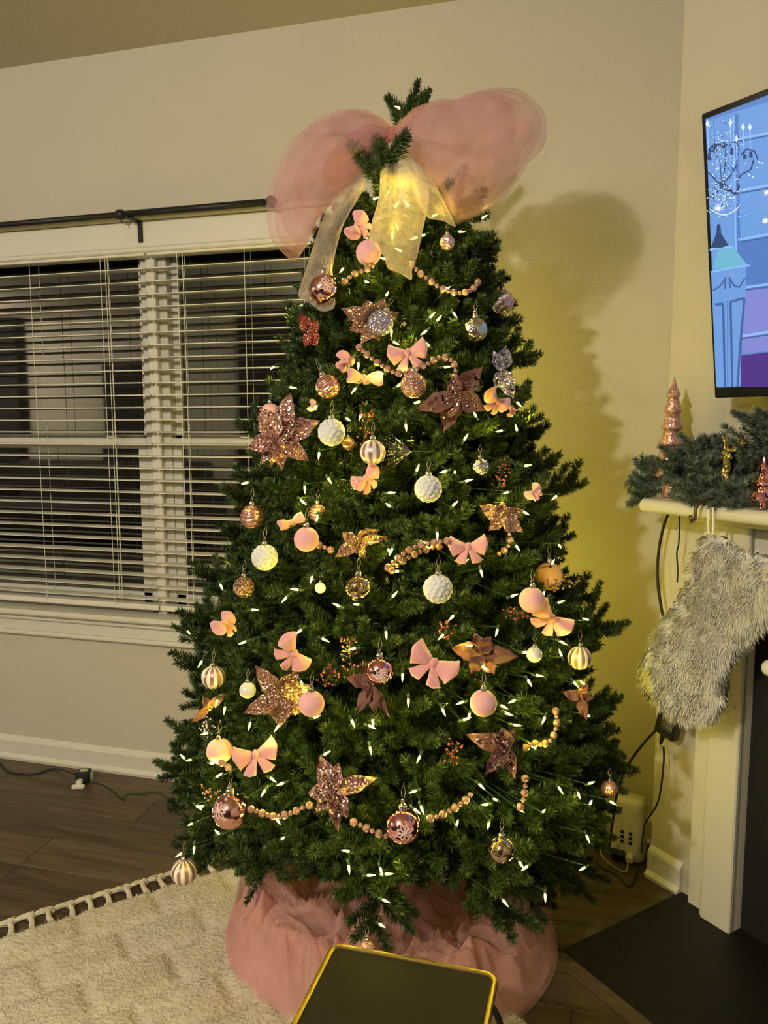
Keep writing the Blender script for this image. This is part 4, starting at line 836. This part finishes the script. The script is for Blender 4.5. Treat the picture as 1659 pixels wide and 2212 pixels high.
def ball_mesh(kind, r):
    mb = MB(); mats = [M['matte']]; sm = True
    if kind in ('matte', 'dimple'):
        dd = np.array((.35, -.25, .9)); dd /= np.linalg.norm(dd)
        mb.sphere(r, (lambda d, a, p: 1-.10*exp(-((1-d@dd)/.035)**2)+.012*exp(-((1-d@dd-.075)/.03)**2)) if kind == 'dimple' else (lambda d, a, p: 1-(.03*exp(-(p/.3)**2))), 36, 24)
    elif kind.startswith('floral'): mats = [M['pinkm'] if r < .034 and kind == 'floral' else M['rose']]; mb.sphere(r, None, 40, 28)
    elif kind == 'facet':
        mats = [M['lilac']]; sm = False
        mb.sphere(r, None, 10, 8); mb.v = [tuple(np.array(v)*(1.0 if (i//10+(i % 10)) % 2 else .93)) for i, v in enumerate(mb.v)]
        mb.f = [g for f in mb.f for g in ((f[0], f[1], f[2]), (f[0], f[2], f[3]))]; mb.m = [0]*len(mb.f)
    elif kind == 'swirl': mats = [M['lilac'], M['white']]; mb.sphere(r, lambda d, a, p: 1+.03*cos(6*(a+p*1.4)), 48, 28, mf=lambda i, j: int(((i/48*6+j/28*4.2) % 1) < .3))
    elif kind in ('stripe', 'ribs', 'peach', 'peachm'):
        n = {'stripe': 10, 'ribs': 20, 'peach': 14, 'peachm': 12}[kind]; mats = {'stripe': [M['mauve'], M['white']], 'ribs': [M['rosesat'], M['rosesat']], 'peach': [M['peach'], M['peach']], 'peachm': [M['matte'], M['matte']]}[kind]
        mb.sphere(r, lambda d, a, p: 1+.04*sin(p)*abs(cos(a*n/2)), n*6, 20, mf=lambda i, j: int((i % 6) in (0, 1, 5)))
    elif kind == 'wavy': mats = [M['rosesat']]; mb.sphere(r, lambda d, a, p: 1+.045*sin(p*15+1.0*sin(a*5))*sin(p), 56, 56)
    elif kind == 'silver': mats = [M['silver']]; mb.sphere(r, lambda d, a, p: 1+.05*max(0, (float((FB@d).max())-.93)/.07), 36, 24)
    elif kind == 'studded': mats = [M['gl_lilac']]; mb.sphere(r, lambda d, a, p: 1+.05*max(0, (float((fib2@d).max())-.985)/.015), 64, 44)
    elif kind in ('glitter', 'glroseb'): mats = [M['gl_mauve'] if kind == 'glitter' else M['gl_gold']]; mb.sphere(r, None, 32, 22)
    elif kind == 'pearl': mats = [M['pearl']]; mb.sphere(r, None, 28, 20)
    elif kind == 'loops': mats = [M['champ']]; mb.sphere(r, lambda d, a, p: 1+.02*cos(4*a)*sin(p)**2, 40, 26)
    elif kind == 'petal':
        mats = [M['petal']]
        def pf_(d, a, p):
            q = FB@d; k = int(q.argmax()); s = np.sort(q)[::-1]; w_ = np.cross(FB[k], (0, 0, 1)); w_ /= (np.linalg.norm(w_)+1e-6)
            return .90+.17*min(1, (s[0]-s[1])/.04)**.6+.03*float((d-FB[k])[2]*-6)*.5+.02*noise.noise(Vector(d*9))
        mb.sphere(r, pf_, 72, 52)
    return mb, mats, sm
def sphpt(c, a, b, r):
    c = np.array(c, float); c /= np.linalg.norm(c); u = np.cross((0, 1, 0), c); u /= np.linalg.norm(u); v = np.cross(c, u); d = c+u*a+v*b; return d/np.linalg.norm(d)*r
def flower_print(r, cdir):
    mb = MB(); R = r*1.006
    for k in range(8):
        an = 2*pi*k/8+.2; L_ = .52 if k % 2 else .62
        for wv, s0 in ((.13, 0), (.06, .12)):
            pts = [(s*L_, wv*sin(pi*s)**1.2) for s in np.linspace(s0, 1-s0*.6, 9)]+[(s*L_, -wv*sin(pi*s)**1.2) for s in np.linspace(1-s0*.6, s0, 9)[1:-1]]
            mb.tube([sphpt(cdir, x*cos(an)-y*sin(an), x*sin(an)+y*cos(an), R) for x, y in pts], .00065, 4, closed=True)
    for cx, cy_, s in ((.62, .52, 1), (-.62, .22, -1), (.1, -.75, 1)):
        mb.tube([sphpt(cdir, cx+.15*(1-t)*cos(s*t*9), cy_+.15*(1-t)*sin(s*t*9), R) for t in np.linspace(0, .92, 22)], .0007, 4)
    return mb
capm = MB(); capm.lathe([(.0058, -.001), (.0062, 0), (.0062, .006), (.0045, .0085), (.002, .0088)], (0, 0, 0), 12, mod=lambda a, z: 1+.07*cos(9*a)); capme = capm.mesh('cap', M['cap'], True)
hk = MB(); hk.tube([(.0028*sin(t), 0, .0115-.0035*cos(t)) for t in np.linspace(0, 2*pi, 12)[:-1]], .0006, 5, closed=True); hkme = hk.mesh('hook', M['cap'])
for x, y, rp_, kind, tilt, off, lab in BALLS:
    P = ornpos(x, y, off); dep = float((P-CAM)@fw); r = rp_*dep/FPX
    o = empty('ball_ornament', P, lab, 'ornament', 'ball ornaments on the tree')
    mb, mats, sm = ball_mesh(kind, r); b_ = mb.build('ball', mats, o, sm)
    tocam = CAM-P; tocam /= np.linalg.norm(tocam)
    if kind in ('swirl', 'stripe', 'ribs', 'peach', 'peachm'): b_.rotation_euler = (0, 0, random.uniform(0, .5))
    if kind == 'dimple': b_.matrix_local = face_matrix(P).to_4x4()
    if kind.startswith('floral'):
        dv_ = tocam*1.0+(rt*-.75+up*.0 if kind == 'floralL' else rt*(.10 if y > 700 else .15)+up*(-.42 if y > 700 else .35))
        flower_print(r, dv_).build('flower_print', M['paint'], o)
    if kind == 'loops':
        mb = MB()
        for cd_ in (tocam, tocam+rt*.9, tocam-rt*.9, tocam+up*.8):
            for k in range(3):
                an = 2*pi*k/3+.5; mb.tube([sphpt(cd_, .26*cos(an)+.26*cos(t), .26*sin(an)+.26*sin(t), r*1.02) for t in np.linspace(0, 2*pi, 18)[:-1]], .0007, 4, closed=True)
        mb.build('relief', M['gold'], o)
    ch = link('cap', capme, o, (0, 0, r*.985)); ch.scale = (r/.026,)*3; ch2 = link('hook', hkme, o, (0, 0, r*.985)); ch2.scale = (r/.026,)*3
    MB().tube([(0, 0, r+.012), (-.004, .004, r*1.9), (.0, .008, r*2.5), (.004, .004, r*1.9), (0, 0, r+.012)], .0004, 4).build('string', M['thread'], o)
    if tilt: o.rotation_mode = 'QUATERNION'; o.rotation_quaternion = Matrix.Rotation(radians(tilt), 4, Vector(tuple(fw))).to_quaternion()
# ------------------------------------------------------------------ velvet bows
def loopmesh(s):
    mb = MB(); nu, nv = 14, 22; V = []
    for i in range(nu):
        u = i/(nu-1); x = .10+.90*sin(u*pi/2)**.9 if u < 1 else 1.0; hh = .14+.42*min(1, u*1.35)**.8-.36*max(0, (u-.60)/.40)**1.7; tt = .07+.32*sin(pi*min(1, u*.90))**.75
        for j in range(nv):
            a = 2*pi*j/nv; cr = 1+.16*(1-u)*cos(4*a+.6); y = hh*cos(a)*cr+.10*u; zz = tt*np.sign(sin(a))*abs(sin(a))**.75*cr
            xx = x-.10*u*abs(cos(a))**2*0+.05*u*cos(a)-.20*u*u*cos(a)**2; V.append((s*xx, y, zz+.03*sin(5*u+2*a)*u))
    f = [(i*nv+j, i*nv+(j+1) % nv, (i+1)*nv+(j+1) % nv, (i+1)*nv+j) for i in range(nu-1) for j in range(nv)]+[tuple((nu-1)*nv+k for k in range(nv)), tuple(range(nv))[::-1]]
    return mb.add(V, f).mesh('loop', M['velvet'], True)
def tailmesh(s):
    mb = MB(); n, m_ = 10, 7; V = []
    for lay in (0, 1):
        for i in range(n):
            t = i/(n-1); c = np.array((s*(.06+.42*t), -.08-.76*t, .06+.10*sin(3*t)-.05*t)); w_ = .10+.20*t
            for j in range(m_):
                v = j/(m_-1)*2-1; V.append((c[0]+v*w_*.95, c[1]+v*w_*.35*s*1.0+(.10*abs(v) if i == n-1 else 0), c[2]+.05*cos(v*2.5+s)*(1-.3*t)+.04*v*sin(4*t)-(.035 if lay else 0)))
    f = [(l*n*m_+i*m_+j, l*n*m_+i*m_+j+1, l*n*m_+(i+1)*m_+j+1, l*n*m_+(i+1)*m_+j) for l in (0, 1) for i in range(n-1) for j in range(m_-1)]
    e = [i*m_ for i in range(n)]+[(n-1)*m_+j for j in range(m_)]+[i*m_+m_-1 for i in range(n)][::-1]
    f += [(a, b, b+n*m_, a+n*m_) for a, b in zip(e[:-1], e[1:])]
    return mb.add(V, f).mesh('tail', M['velvet'], True)
lpm = {s: loopmesh(s) for s in (-1, 1)}; tlm = {s: tailmesh(s) for s in (-1, 1)}
km = MB(); km.sphere(1, lambda d, a, p: 1+.07*cos(3*a), 18, 12); km.v = [(a*.17, c_*.21, b*.20+.05) for a, b, c_ in km.v]; kme = km.mesh('knot', M['velvet'], True)
for x, y, hw, roll, yaw, pit, oc, lab in BOWS:
    P = hit(x, y, .045 if oc else .02); s = hw*float((P-CAM)@fw)/FPX*1.08
    o = empty('velvet_bow', P, lab, 'bow', 'pink velvet bows on the tree'); m4 = (face_matrix(P, roll, yaw, pit) @ Matrix.Scale(s, 3)).to_4x4(); m4.translation = Vector(tuple(P)); o.matrix_world = m4
    for sd in (-1, 1): link('loop', lpm[sd], o); link('tail', tlm[sd], o)
    link('knot', kme, o)
# ------------------------------------------------------------------ poinsettias
for x, y, mk, sq, pets, off, oc, lab in FLOWERS:
    P = hit(x, y, off+.02); u_ = float((P-CAM)@fw)/FPX; o = empty('poinsettia', P, lab, 'flower', 'glitter poinsettias on the tree'); setm(o, P, face_matrix(P)); sqm = MB(); random.seed(x)
    for k, (an, L_, W_, lf) in enumerate(pets):
        L2, W2, a = L_*u_*1.08, W_*u_*.44, radians(an+random.uniform(-6, 6)); ph = random.uniform(0, 6)
        def pfn(s, t, L2=L2, W2=W2, a=a, lf=lf, ph=ph, k=k):
            v = t*2-1; w_ = W2*1.12*(sin(pi*min(1, (s*.99+.01)**.78))**(.8 if s < .5 else 1.15))*(1+.07*sin(s*19+v*3+ph)); px_ = L2*s; py_ = v*w_
            z_ = .007*(k % 3)+v*w_*.75*sin(ph*5)+lf*L2*s*(1-.9*s*s)+.42*abs(v)*w_+.0035*sin(9*s+ph+2*v)-.03*L2*s*s
            return (px_*cos(a)-py_*sin(a), px_*sin(a)+py_*cos(a), z_+.006)
        MB().grid(pfn, 15, 9).build('petal', M[mk], o, True)
        if sq:
            for q in range(26):
                s, t = random.uniform(.08, .72), random.uniform(.15, .85); c = np.array(pfn(s, t))+np.array((0, 0, .002)); rq = random.uniform(.0022, .0034)
                nx = np.array((random.gauss(0, .4), random.gauss(0, .4), 1)); nx /= np.linalg.norm(nx); e1 = np.cross(nx, (0, 1, 0)); e1 /= np.linalg.norm(e1); e2 = np.cross(nx, e1)
                sqm.add([c+(e1*cos(t2)+e2*sin(t2))*rq for t2 in np.linspace(0, 2*pi, 7)[:-1]], [(0, 1, 2, 3, 4, 5)])
    if sq: tag(sqm.build('sequins', M['sequinl' if sq == 2 else 'sequin'], o), kind='stuff')
    mb = MB()
    for q in range(6): mb.sphere(.003, None, 8, 6, c=(.005*cos(q), .005*sin(q), .013))
    mb.build('stamen', M['gl_gold'], o, True)
# ------------------------------------------------------------------ bead strands
bm1 = MB().sphere(1, None, 14, 10).mesh('bead', M['bead'], True)
for g, off, lab in GARL:
    pts = smoothpath([hit(x, y, off) for x, y in g], 14); o = empty('bead_garland', pts[0], lab, 'bead garland', 'rose bead strands on the tree'); rl = rel(o, pts)
    MB().tube(rl[::4]+[rl[-1]], .0006, 4).build('thread', M['thread'], o); acc = 0; big = True; nxt = 0; q0 = rl[0]
    for q in rl:
        acc += np.linalg.norm(q-q0); q0 = q
        if acc >= nxt:
            r_ = .0078 if big else .0048; b_ = link('bead', bm1, o, tuple(q)); b_.scale = (r_,)*3; nxt = acc+.0126; big = not big
# ------------------------------------------------------------------ berry picks, silver spray
for x, y, sz, an, mk, lab in PICKS:
    P = hit(x, y, .0); u_ = float((P-CAM)@fw)/FPX; o = empty('berry_pick', P, lab, 'berry pick', 'glitter berry picks in the tree'); setm(o, P, face_matrix(P, an)); L_ = sz*u_; st = MB(); be = MB(); random.seed(x+y)
    st.tube([(-L_*.5, 0, 0), (0, .004, .004), (L_*.5, 0, .008)], .0010, 5)
    for k in range(26):
        t = random.uniform(-.5, .5); p = np.array((L_*t, .004, .005)); q = p+np.array((random.uniform(0, .012), random.uniform(-.016, .016), random.uniform(0, .016))); st.tube([p, q], .0005, 4); be.sphere(random.uniform(.0020, .0032), None, 8, 6, c=q)
    st.build('stem', M['twig'], o); tag(be.build('berries', M[mk], o, True), kind='stuff')
P = hit(888, 975, .02); o = empty('silver_spray', P, 'silver needle spray in tree centre right of the ribbed ball', 'spray'); setm(o, P, face_matrix(P, 180)); mb = MB(); random.seed(3)
for k in range(46):
    a = random.uniform(-.75, .75); l = random.uniform(.035, .075); mb.tube([(0, 0, 0), (l*cos(a), l*sin(a), .012*random.random())], [.0006, .0002], 4)
tag(mb.build('silver_strands', M['silver'], o), kind='stuff'); MB().tube([(0, 0, 0), (-.05, 0, -.03)], .0012, 5).build('stem', M['wire'], o)

# ------------------------------------------------------------------ tulle puffs
def closed(pts, n=6):
    P = [np.array(p, float) for p in pts]; N_ = len(P); out = []
    for i in range(N_):
        a, b, c, d = P[i-1], P[i], P[(i+1) % N_], P[(i+2) % N_]
        for k in range(n): t = k/n; out.append(.5*((2*b)+(-a+c)*t+(2*a-5*b+4*c-d)*t*t+(-a+3*b-3*c+d)*t**3))
    return out
def puff(outline, cpx, dfn, T, knot, seed, amp=.012, sides=(1, -1), nr=22, scale=1.0, k=9, edge=.5, kmul=1.0):
    O = closed(outline); mb = MB(); C_ = np.array(cpx, float); kn = np.array(knot, float)
    for sd in sides:
        V = []
        for i in range(nr+1):
            rho = (i/nr)**.8
            for op in O:
                q = C_+(op-C_)*rho*scale; P = dfn(*q); dk = q-kn; ang = atan2(dk[1], dk[0]); dist = np.hypot(*dk)
                nz_ = noise.noise(Vector((ang*2.2+seed, dist*.004, seed*1.7+sd))); w_ = sin(ang*k+4*nz_)*.6+noise.noise(Vector((q[0]*.022+seed, q[1]*.022, sd*3.1)))*1.3
                dep = sd*T*(max(0, 1-rho**2))**edge+amp*w_*(1-.6*rho**6)*min(1, dist/90)*kmul
                tc_ = CAM-P; tc_ /= np.linalg.norm(tc_); P = P+tc_*dep
                if rho > .9: P = P+rt*.004*noise.noise(Vector((ang*6, seed, 1)))+up*.004*noise.noise(Vector((ang*6, seed, 5)))
                V.append(P)
        n = len(O); mb.add(V, [(i*n+j, i*n+(j+1) % n, (i+1)*n+(j+1) % n, (i+1)*n+j) for i in range(nr) for j in range(n)])
    return mb
def recentre(mb, o): L = np.array(o.location); mb.v = [tuple(np.array(v)-L) for v in mb.v]; return mb
KN = plane(852, 292, nrm, AX-nrm*.10)
tbw = empty('tulle_bow', KN, 'huge sheer pink tulle bow on the tree top with hanging tails', 'tulle bow')
pl1 = lambda x, y: plane(x, y, nrm, AX-nrm*(.09+.03*min(1, abs(x-852)/300)))
RL = [(852,285),(868,262),(905,230),(950,213),(985,213),(1015,202),(1060,189),(1110,190),(1150,210),(1176,246),(1182,290),(1170,325),(1143,352),(1118,392),(1085,430),(1045,458),(1010,478),(984,488),(968,470),(955,440),(935,405),(910,365),(880,325)]
LLp = [(850,290),(835,262),(800,240),(755,235),(710,245),(665,272),(625,312),(598,362),(580,415),(574,465),(584,510),(606,542),(632,562),(650,545),(668,500),(700,455),(740,420),(785,375),(820,335)]
LT = [(838,318),(800,345),(760,385),(715,440),(690,490),(672,545),(655,600),(645,640),(668,655),(695,672),(722,660),(715,610),(722,560),(738,500),(758,450),(785,395),(815,350)]
CT = [(845,305),(830,330),(822,370),(818,430),(806,470),(798,505),(806,535),(828,552),(838,580),(862,590),(888,604),(890,580),(902,550),(912,505),(924,450),(926,410),(905,370),(880,330),(865,305)]
def toward(pts, c, k): return [(c[0]+(x-c[0])*k, c[1]+(y-c[1])*k) for x, y in pts]
for nm, out_, c_, T, sd in (('loop', RL, (1010,330), .15, 1), ('loop', LLp, (700,370), .12, 2)):
    o1 = recentre(puff(out_, c_, pl1, T, (852,292), sd, .022), tbw).build(nm, M['tulp'], tbw, True)
    for q_, (k_, tt_) in enumerate(((.955, .82), (.90, .60), (.80, .40))):
        recentre(puff([(x+13*noise.noise(Vector((i_*1.3, q_*7.7, sd))), y+13*noise.noise(Vector((i_*1.3, q_*7.7, sd+9)))) for i_, (x, y) in enumerate(toward(out_, (852,292), k_))], (852+(c_[0]-852)*k_, 292+(c_[1]-292)*k_), pl1, T*tt_, (852,292), sd+3+q_*2, .028, k=7+3*q_), tbw).build('inner_layer', M['tulp'], o1, True)
IL = [(850,290),(830,275),(790,270),(750,290),(715,330),(695,370),(700,400),(735,400),(775,370),(815,335)]
recentre(puff(IL, (775,330), pl1, .03, (852,292), 8, .012, kmul=1), tbw).build('gather', M['tulb'], tbw, True)
recentre(puff([(850,312),(832,300),(832,282),(850,272),(868,274),(876,292),(870,308)], (852,292), pl1, .04, (852,240), 9, .01), tbw).build('knot', M['tulb'], tbw, True)
hf = lambda o: (lambda x, y: hit(x, y, o))
for nm, out_, c_, mt, off, sd in (('tail', LT, (715,530), 'tulc', .04, 11), ('tail', CT, (862,450), 'tulc', .075, 12), ('tail', [(872,320),(888,380),(900,430),(925,470),(960,478),(984,490),(965,450),(940,400),(905,350)], (925,420), 'tulc', .06, 13)):
    o1 = recentre(puff(out_, c_, hf(off), .016, (852,292), sd, .012, k=15, nr=16), tbw).build(nm, M[mt], tbw, True)

# ------------------------------------------------------------------ tree skirt
SC = np.array((-.50, 1.93, 0)); ow = [(-.955,1.93),(-.955,1.80),(-.915,1.69),(-.83,1.60),(-.71,1.545),(-.58,1.52),(-.42,1.52),(-.26,1.57),(-.14,1.68),(-.075,1.83),(-.065,1.98),(-.12,2.15),(-.25,2.30),(-.45,2.38),(-.68,2.36),(-.85,2.24),(-.93,2.08)]
OW = closed([np.array((a, b, 0)) for a, b in ow], 20); sk = empty('tree_skirt', SC, 'crumpled pink tulle tree skirt bunched on the floor under the tree', 'tree skirt')
def skirt_layer(seed, hs, rs, mat, name, nr=90):
    V = []; n = len(OW)
    for i in range(nr+1):
        rho = i/nr
        for k, op in enumerate(OW):
            d = op-SC; th = atan2(d[1], d[0]); p = SC+d*rho*rs; right = .5+.5*cos(th-radians(-20)); w_ = noise.noise(Vector((p[0]*3+seed, p[1]*3, seed)))
            q = Vector((p[0]*4.5+w_*1.2+seed, p[1]*4.5-w_, seed*2)); f1 = max(0, 1-abs(noise.noise(q))*2.6)**1.6; f2 = max(0, 1-abs(noise.noise(q*3.0+Vector((w_*2, 0, 0))))*2.4)**1.5; ang = sin(th*13+3*w_+seed)*.5+sin(th*7+seed)*.5
            roll = .155*exp(-((rho-.82)/.16)**2)*(1-.45*right); cone = (.10+.22*right)*exp(-(rho/.42)**2); h = roll+cone+(.075*f1+.046*f2)*(.35+.65*rho)*hs+.022*ang*rho*right
            h = max(h, .006)*(1-rho**13)+.004+.012*(seed-1)*(1-rho); V.append((p[0]-SC[0]+.012*w_, p[1]-SC[1], h))
    me = npmesh(name, V, [(i*n+j, i*n+(j+1) % n, (i+1)*n+(j+1) % n, (i+1)*n+j) for i in range(nr) for j in range(n)], [M[mat]]); me.polygons.foreach_set('use_smooth', [True]*len(me.polygons)); return link(name, me, sk)
skirt_layer(1, 1.0, .98, 'skirt', 'tulle_layer'); skirt_layer(2.3, 1.25, 1.0, 'skirt2', 'tulle_layer'); skirt_layer(3.1, 1.5, .96, 'skirt2', 'tulle_layer')

# ------------------------------------------------------------------ stocking
SO = [(1530,1158),(1510,1185),(1500,1225),(1480,1272),(1450,1322),(1425,1358),(1403,1398),(1390,1440),(1389,1475),(1404,1503),(1432,1528),(1455,1548),(1484,1558),(1520,1558),(1548,1543),(1560,1508),(1563,1468),(1573,1430),(1598,1395),(1622,1370),(1655,1340),(1692,1300),(1712,1245),(1690,1218),(1640,1200),(1592,1180),(1560,1160)]
stk = empty('christmas_stocking', brp(1540, 1165, .20), 'white shaggy fur stocking hanging from the mantel beside the black firebox', 'stocking')
sp_ = lambda x, y: brp(x, y, .195)
mb = recentre(puff(SO, (1530,1360), sp_, .042, (1560,1160), 4, .006, k=3), stk); mb.build('sock', M['furb'], stk, True)
sv = np.array(mb.v); rng = np.random.default_rng(9); ns = 42000; fi = rng.integers(0, len(mb.f), ns); fq = np.array([mb.f[i] for i in fi]); ww = rng.dirichlet((1, 1, 1, 1), ns); P = (sv[fq]*ww[:, :, None]).sum(1)
nn = np.cross(sv[fq[:, 1]]-sv[fq[:, 0]], sv[fq[:, 3]]-sv[fq[:, 0]]); nn /= (np.linalg.norm(nn, axis=1)[:, None]+1e-9)
cc = sv.mean(0); out2 = P-cc; out2 /= np.linalg.norm(out2, axis=1)[:, None]; nn *= np.sign((nn*(-DN)).sum(1))[:, None]; front = (((P+np.array(stk.location)-B0)@(-DN)) > .195)[:, None]; nn = np.where(front, nn, -nn)
clump = np.array([[noise.noise(Vector(p*28)), noise.noise(Vector(p*28+np.array((9, 0, 0)))), noise.noise(Vector(p*28+np.array((0, 9, 0))))] for p in P])
dd = nn*.75+np.array((0, 0, -.75))+out2*.35+clump*.8+rng.normal(0, .18, (ns, 3)); dd /= np.linalg.norm(dd, axis=1)[:, None]; ln = rng.uniform(.014, .030, ns)[:, None]
wd = np.cross(dd, nn+.01); wd /= (np.linalg.norm(wd, axis=1)[:, None]+1e-9); wd *= .00045; mid = P+dd*ln*.55+nn*.004; tip = P+dd*ln+np.array((0, 0, -.004))
VV = np.stack([P-wd, P+wd, mid+wd, tip, mid-wd], 1).reshape(-1, 3); tag(link('fur', npmesh('fur', VV, np.arange(ns*5).reshape(-1, 5), [M['fur']]), stk), kind='stuff')
L0 = np.array(stk.location); MB().tube([brp(1531, 1096, .205)-L0, brp(1530, 1130, .205)-L0, brp(1532, 1170, .20)-L0, brp(1540, 1170, .20)-L0, brp(1541, 1130, .207)-L0, brp(1540, 1096, .207)-L0], .0028, 6).build('hanging_loop', M['fur'], stk)
# stocking holder with gold reindeer
def mant(px, o=.10): P = brp(px, 1060, o); u = float((P-B0)@DU); return fp(u, o, 1.1925)
hp = mant(1545, .150); sh = empty('stocking_holder', hp, 'bronze stocking holder with a gold glitter reindeer on the mantel', 'stocking holder')
MB().obox((0, 0, .007), DU, DN, (0, 0, 1), (.052, .035, .007), .003).build('base_plate', M['bronze'], sh)
o_ = -DN; MB().tube([o_*.03+np.array((0, 0, .008)), o_*.062+np.array((0, 0, .006)), o_*.075+np.array((0, 0, -.01)), o_*.076+np.array((0, 0, -.035)), o_*.088+np.array((0, 0, -.040)), o_*.094+np.array((0, 0, -.026))], .0045, 8).build('hook', M['bronze'], sh, True)
mb = MB(); fg = lambda u, z, o=0: DU*u+np.array((0, 0, z))-DN*o
bod = [fg(.028, .015), fg(.030, .05), fg(.026, .075), fg(.030, .10), fg(.026, .125), fg(.032, .14)]
mb.tube(bod, [.007, .008, .011, .010, .008, .008], 8); mb.tube([fg(.028, .13, .01), fg(.044, .122, .014), fg(.052, .116, .014)], [.008, .006, .003], 8)
for s in (0, 1):
    mb.tube(smoothpath([fg(.030, .14, .012*s), fg(.028, .158, .012*s), fg(.022, .172, .014*s)]), .0028, 6)
    mb.tube(smoothpath([fg(.034, .138, .012*s), fg(.056, .136, .014*s), fg(.068, .150, .014*s), fg(.066, .166, .014*s)]), .0035, 6); mb.tube([fg(.056, .138, .014*s), fg(.060, .152, .014*s)], .0028, 6); mb.tube([fg(.066, .148, .014*s), fg(.078, .155, .014*s)], .0028, 6)
    mb.tube([fg(.030, .02, .01*s), fg(.034+.01*s, .0, .012*s+.01)], .004, 6)
mb.build('reindeer', M['goldg'], sh, True)
# glass trees
def gtree(px, h, tiers, lab, grp, mat, o=.10):
    P = mant(px, o); t = empty('glass_tree', P, lab, 'glass tree', grp); prof = [(.020*h/.33, 0), (.023*h/.33, .003), (.022*h/.33, .03*h/.33), (.019*h/.33, .05*h/.33)]
    zb = .055*h/.33; k = len(tiers)
    for i, w_ in enumerate(tiers[::-1]):
        z0 = zb+(h-zb)*i/k*.97; z1 = zb+(h-zb)*(i+1)/k*.97; nw = (tiers[::-1][i+1]*.70 if i < k-1 else .0035)
        prof += [(w_*.86, z0), (w_, z0+.003), (w_*.985, z0+.008), ((w_+nw)/2*.97, (z0+z1)/2), (nw, z1-.001)]
    prof += [(.0035, h*.985), (.002, h)]
    MB().lathe(prof, (0, 0, 0), 40, mod=lambda a, z: 1+(.05*cos(9*a+z*60) if z > zb else 0)).build('figurine', M[mat], t, True); return t
gtree(1447, .325, [.018, .024, .029, .034, .037, .040], 'tall pink mercury glass tree at the left end of mantel', 'pink glass trees on the mantel', 'glasspink')
gtree(1647, .125, [.013, .020, .028], 'short pink glass tree at the right edge of mantel', 'pink glass trees on the mantel', 'pinkm', .165)
# frosted mantel garland
FV = [make_branch(.17, 500+k, .030, 7, 0, .8, ('frost', 'frost')) for k in range(4)]
gd = empty('mantel_garland', mant(1540, .07), 'frosted green pine garland lying along the white mantel', 'garland')
random.seed(5)
for (xr_, yr_, orr), (xt_, yt_, ott) in [((1440,1050,.08),(1366,1082,.14)),((1450,1040,.08),(1380,1040,.10)),((1455,1035,.06),(1398,1003,.08)),((1480,1040,.07),(1440,1018,.13)),((1475,1035,.05),(1490,965,.06)),((1505,1040,.08),(1470,985,.10)),
    ((1510,1030,.05),(1535,942,.05)),((1530,1035,.05),(1560,955,.06)),((1520,1045,.09),(1480,1075,.16)),((1540,1045,.10),(1500,1088,.19)),((1545,1030,.08),(1512,985,.15)),((1575,1040,.06),(1560,995,.12)),((1580,1045,.10),(1592,1092,.19)),((1600,1040,.07),(1562,1070,.18)),
    ((1600,1030,.05),(1618,965,.06)),((1625,1025,.05),(1648,955,.05)),((1640,1000,.04),(1652,900,.04)),((1650,960,.04),(1665,890,.04)),((1640,1040,.06),(1600,1010,.12)),((1660,1040,.06),(1620,1000,.10)),((1680,1040,.06),(1640,985,.04)),((1480,1040,.04),(1445,1000,.03)),((1690,1045,.06),(1680,940,.04)),((1560,1045,.05),(1530,1010,.04)),
    ((1500,1048,.05),(1455,1030,.04)),((1620,1048,.06),(1585,1035,.15)),((1660,1048,.06),(1700,990,.06)),((1520,1048,.08),(1545,1080,.17))]:
    r0, t0 = brp(xr_, yr_, max(orr, .10)), brp(xt_, yt_, max(ott, .10)); r0[2] = max(r0[2], 1.205)
    me, smp = random.choice(FV); d = t0-r0; l = np.linalg.norm(d); x = d/l; z = np.array((0, 0, 1.))-x*x[2]; z /= np.linalg.norm(z); yv = np.cross(z, x); s = l/.17; q = r0-np.array(gd.location)
    o = link('sprig', me, gd); s2 = max(s, .8); o.matrix_local = Matrix(((x[0]*s, yv[0]*s2, z[0]*s2, q[0]), (x[1]*s, yv[1]*s2, z[1]*s2, q[1]), (x[2]*s, yv[2]*s2, z[2]*s2, q[2]), (0, 0, 0, 1)))
mb = MB(); 
for x_, y_ in ((1524,966),(1538,967),(1492,958),(1506,968)): mb.sphere(.006, None, 10, 8, c=brp(x_, y_, .09)-np.array(gd.location))
mb.build('silver_berries', M['silver'], gd, True)
o = empty('white_pompom', brp(1664, 1443, .16), 'white round ornament at right frame edge against the black firebox', 'ornament'); MB().sphere(.020, lambda d, a, p: 1+.05*noise.noise(Vector(d*6)), 24, 16).build('ball', M['petal'], o, True); MB().tube([(0, 0, .02), (0, 0, .27)], .0006, 4).build('string', M['thread'], o)
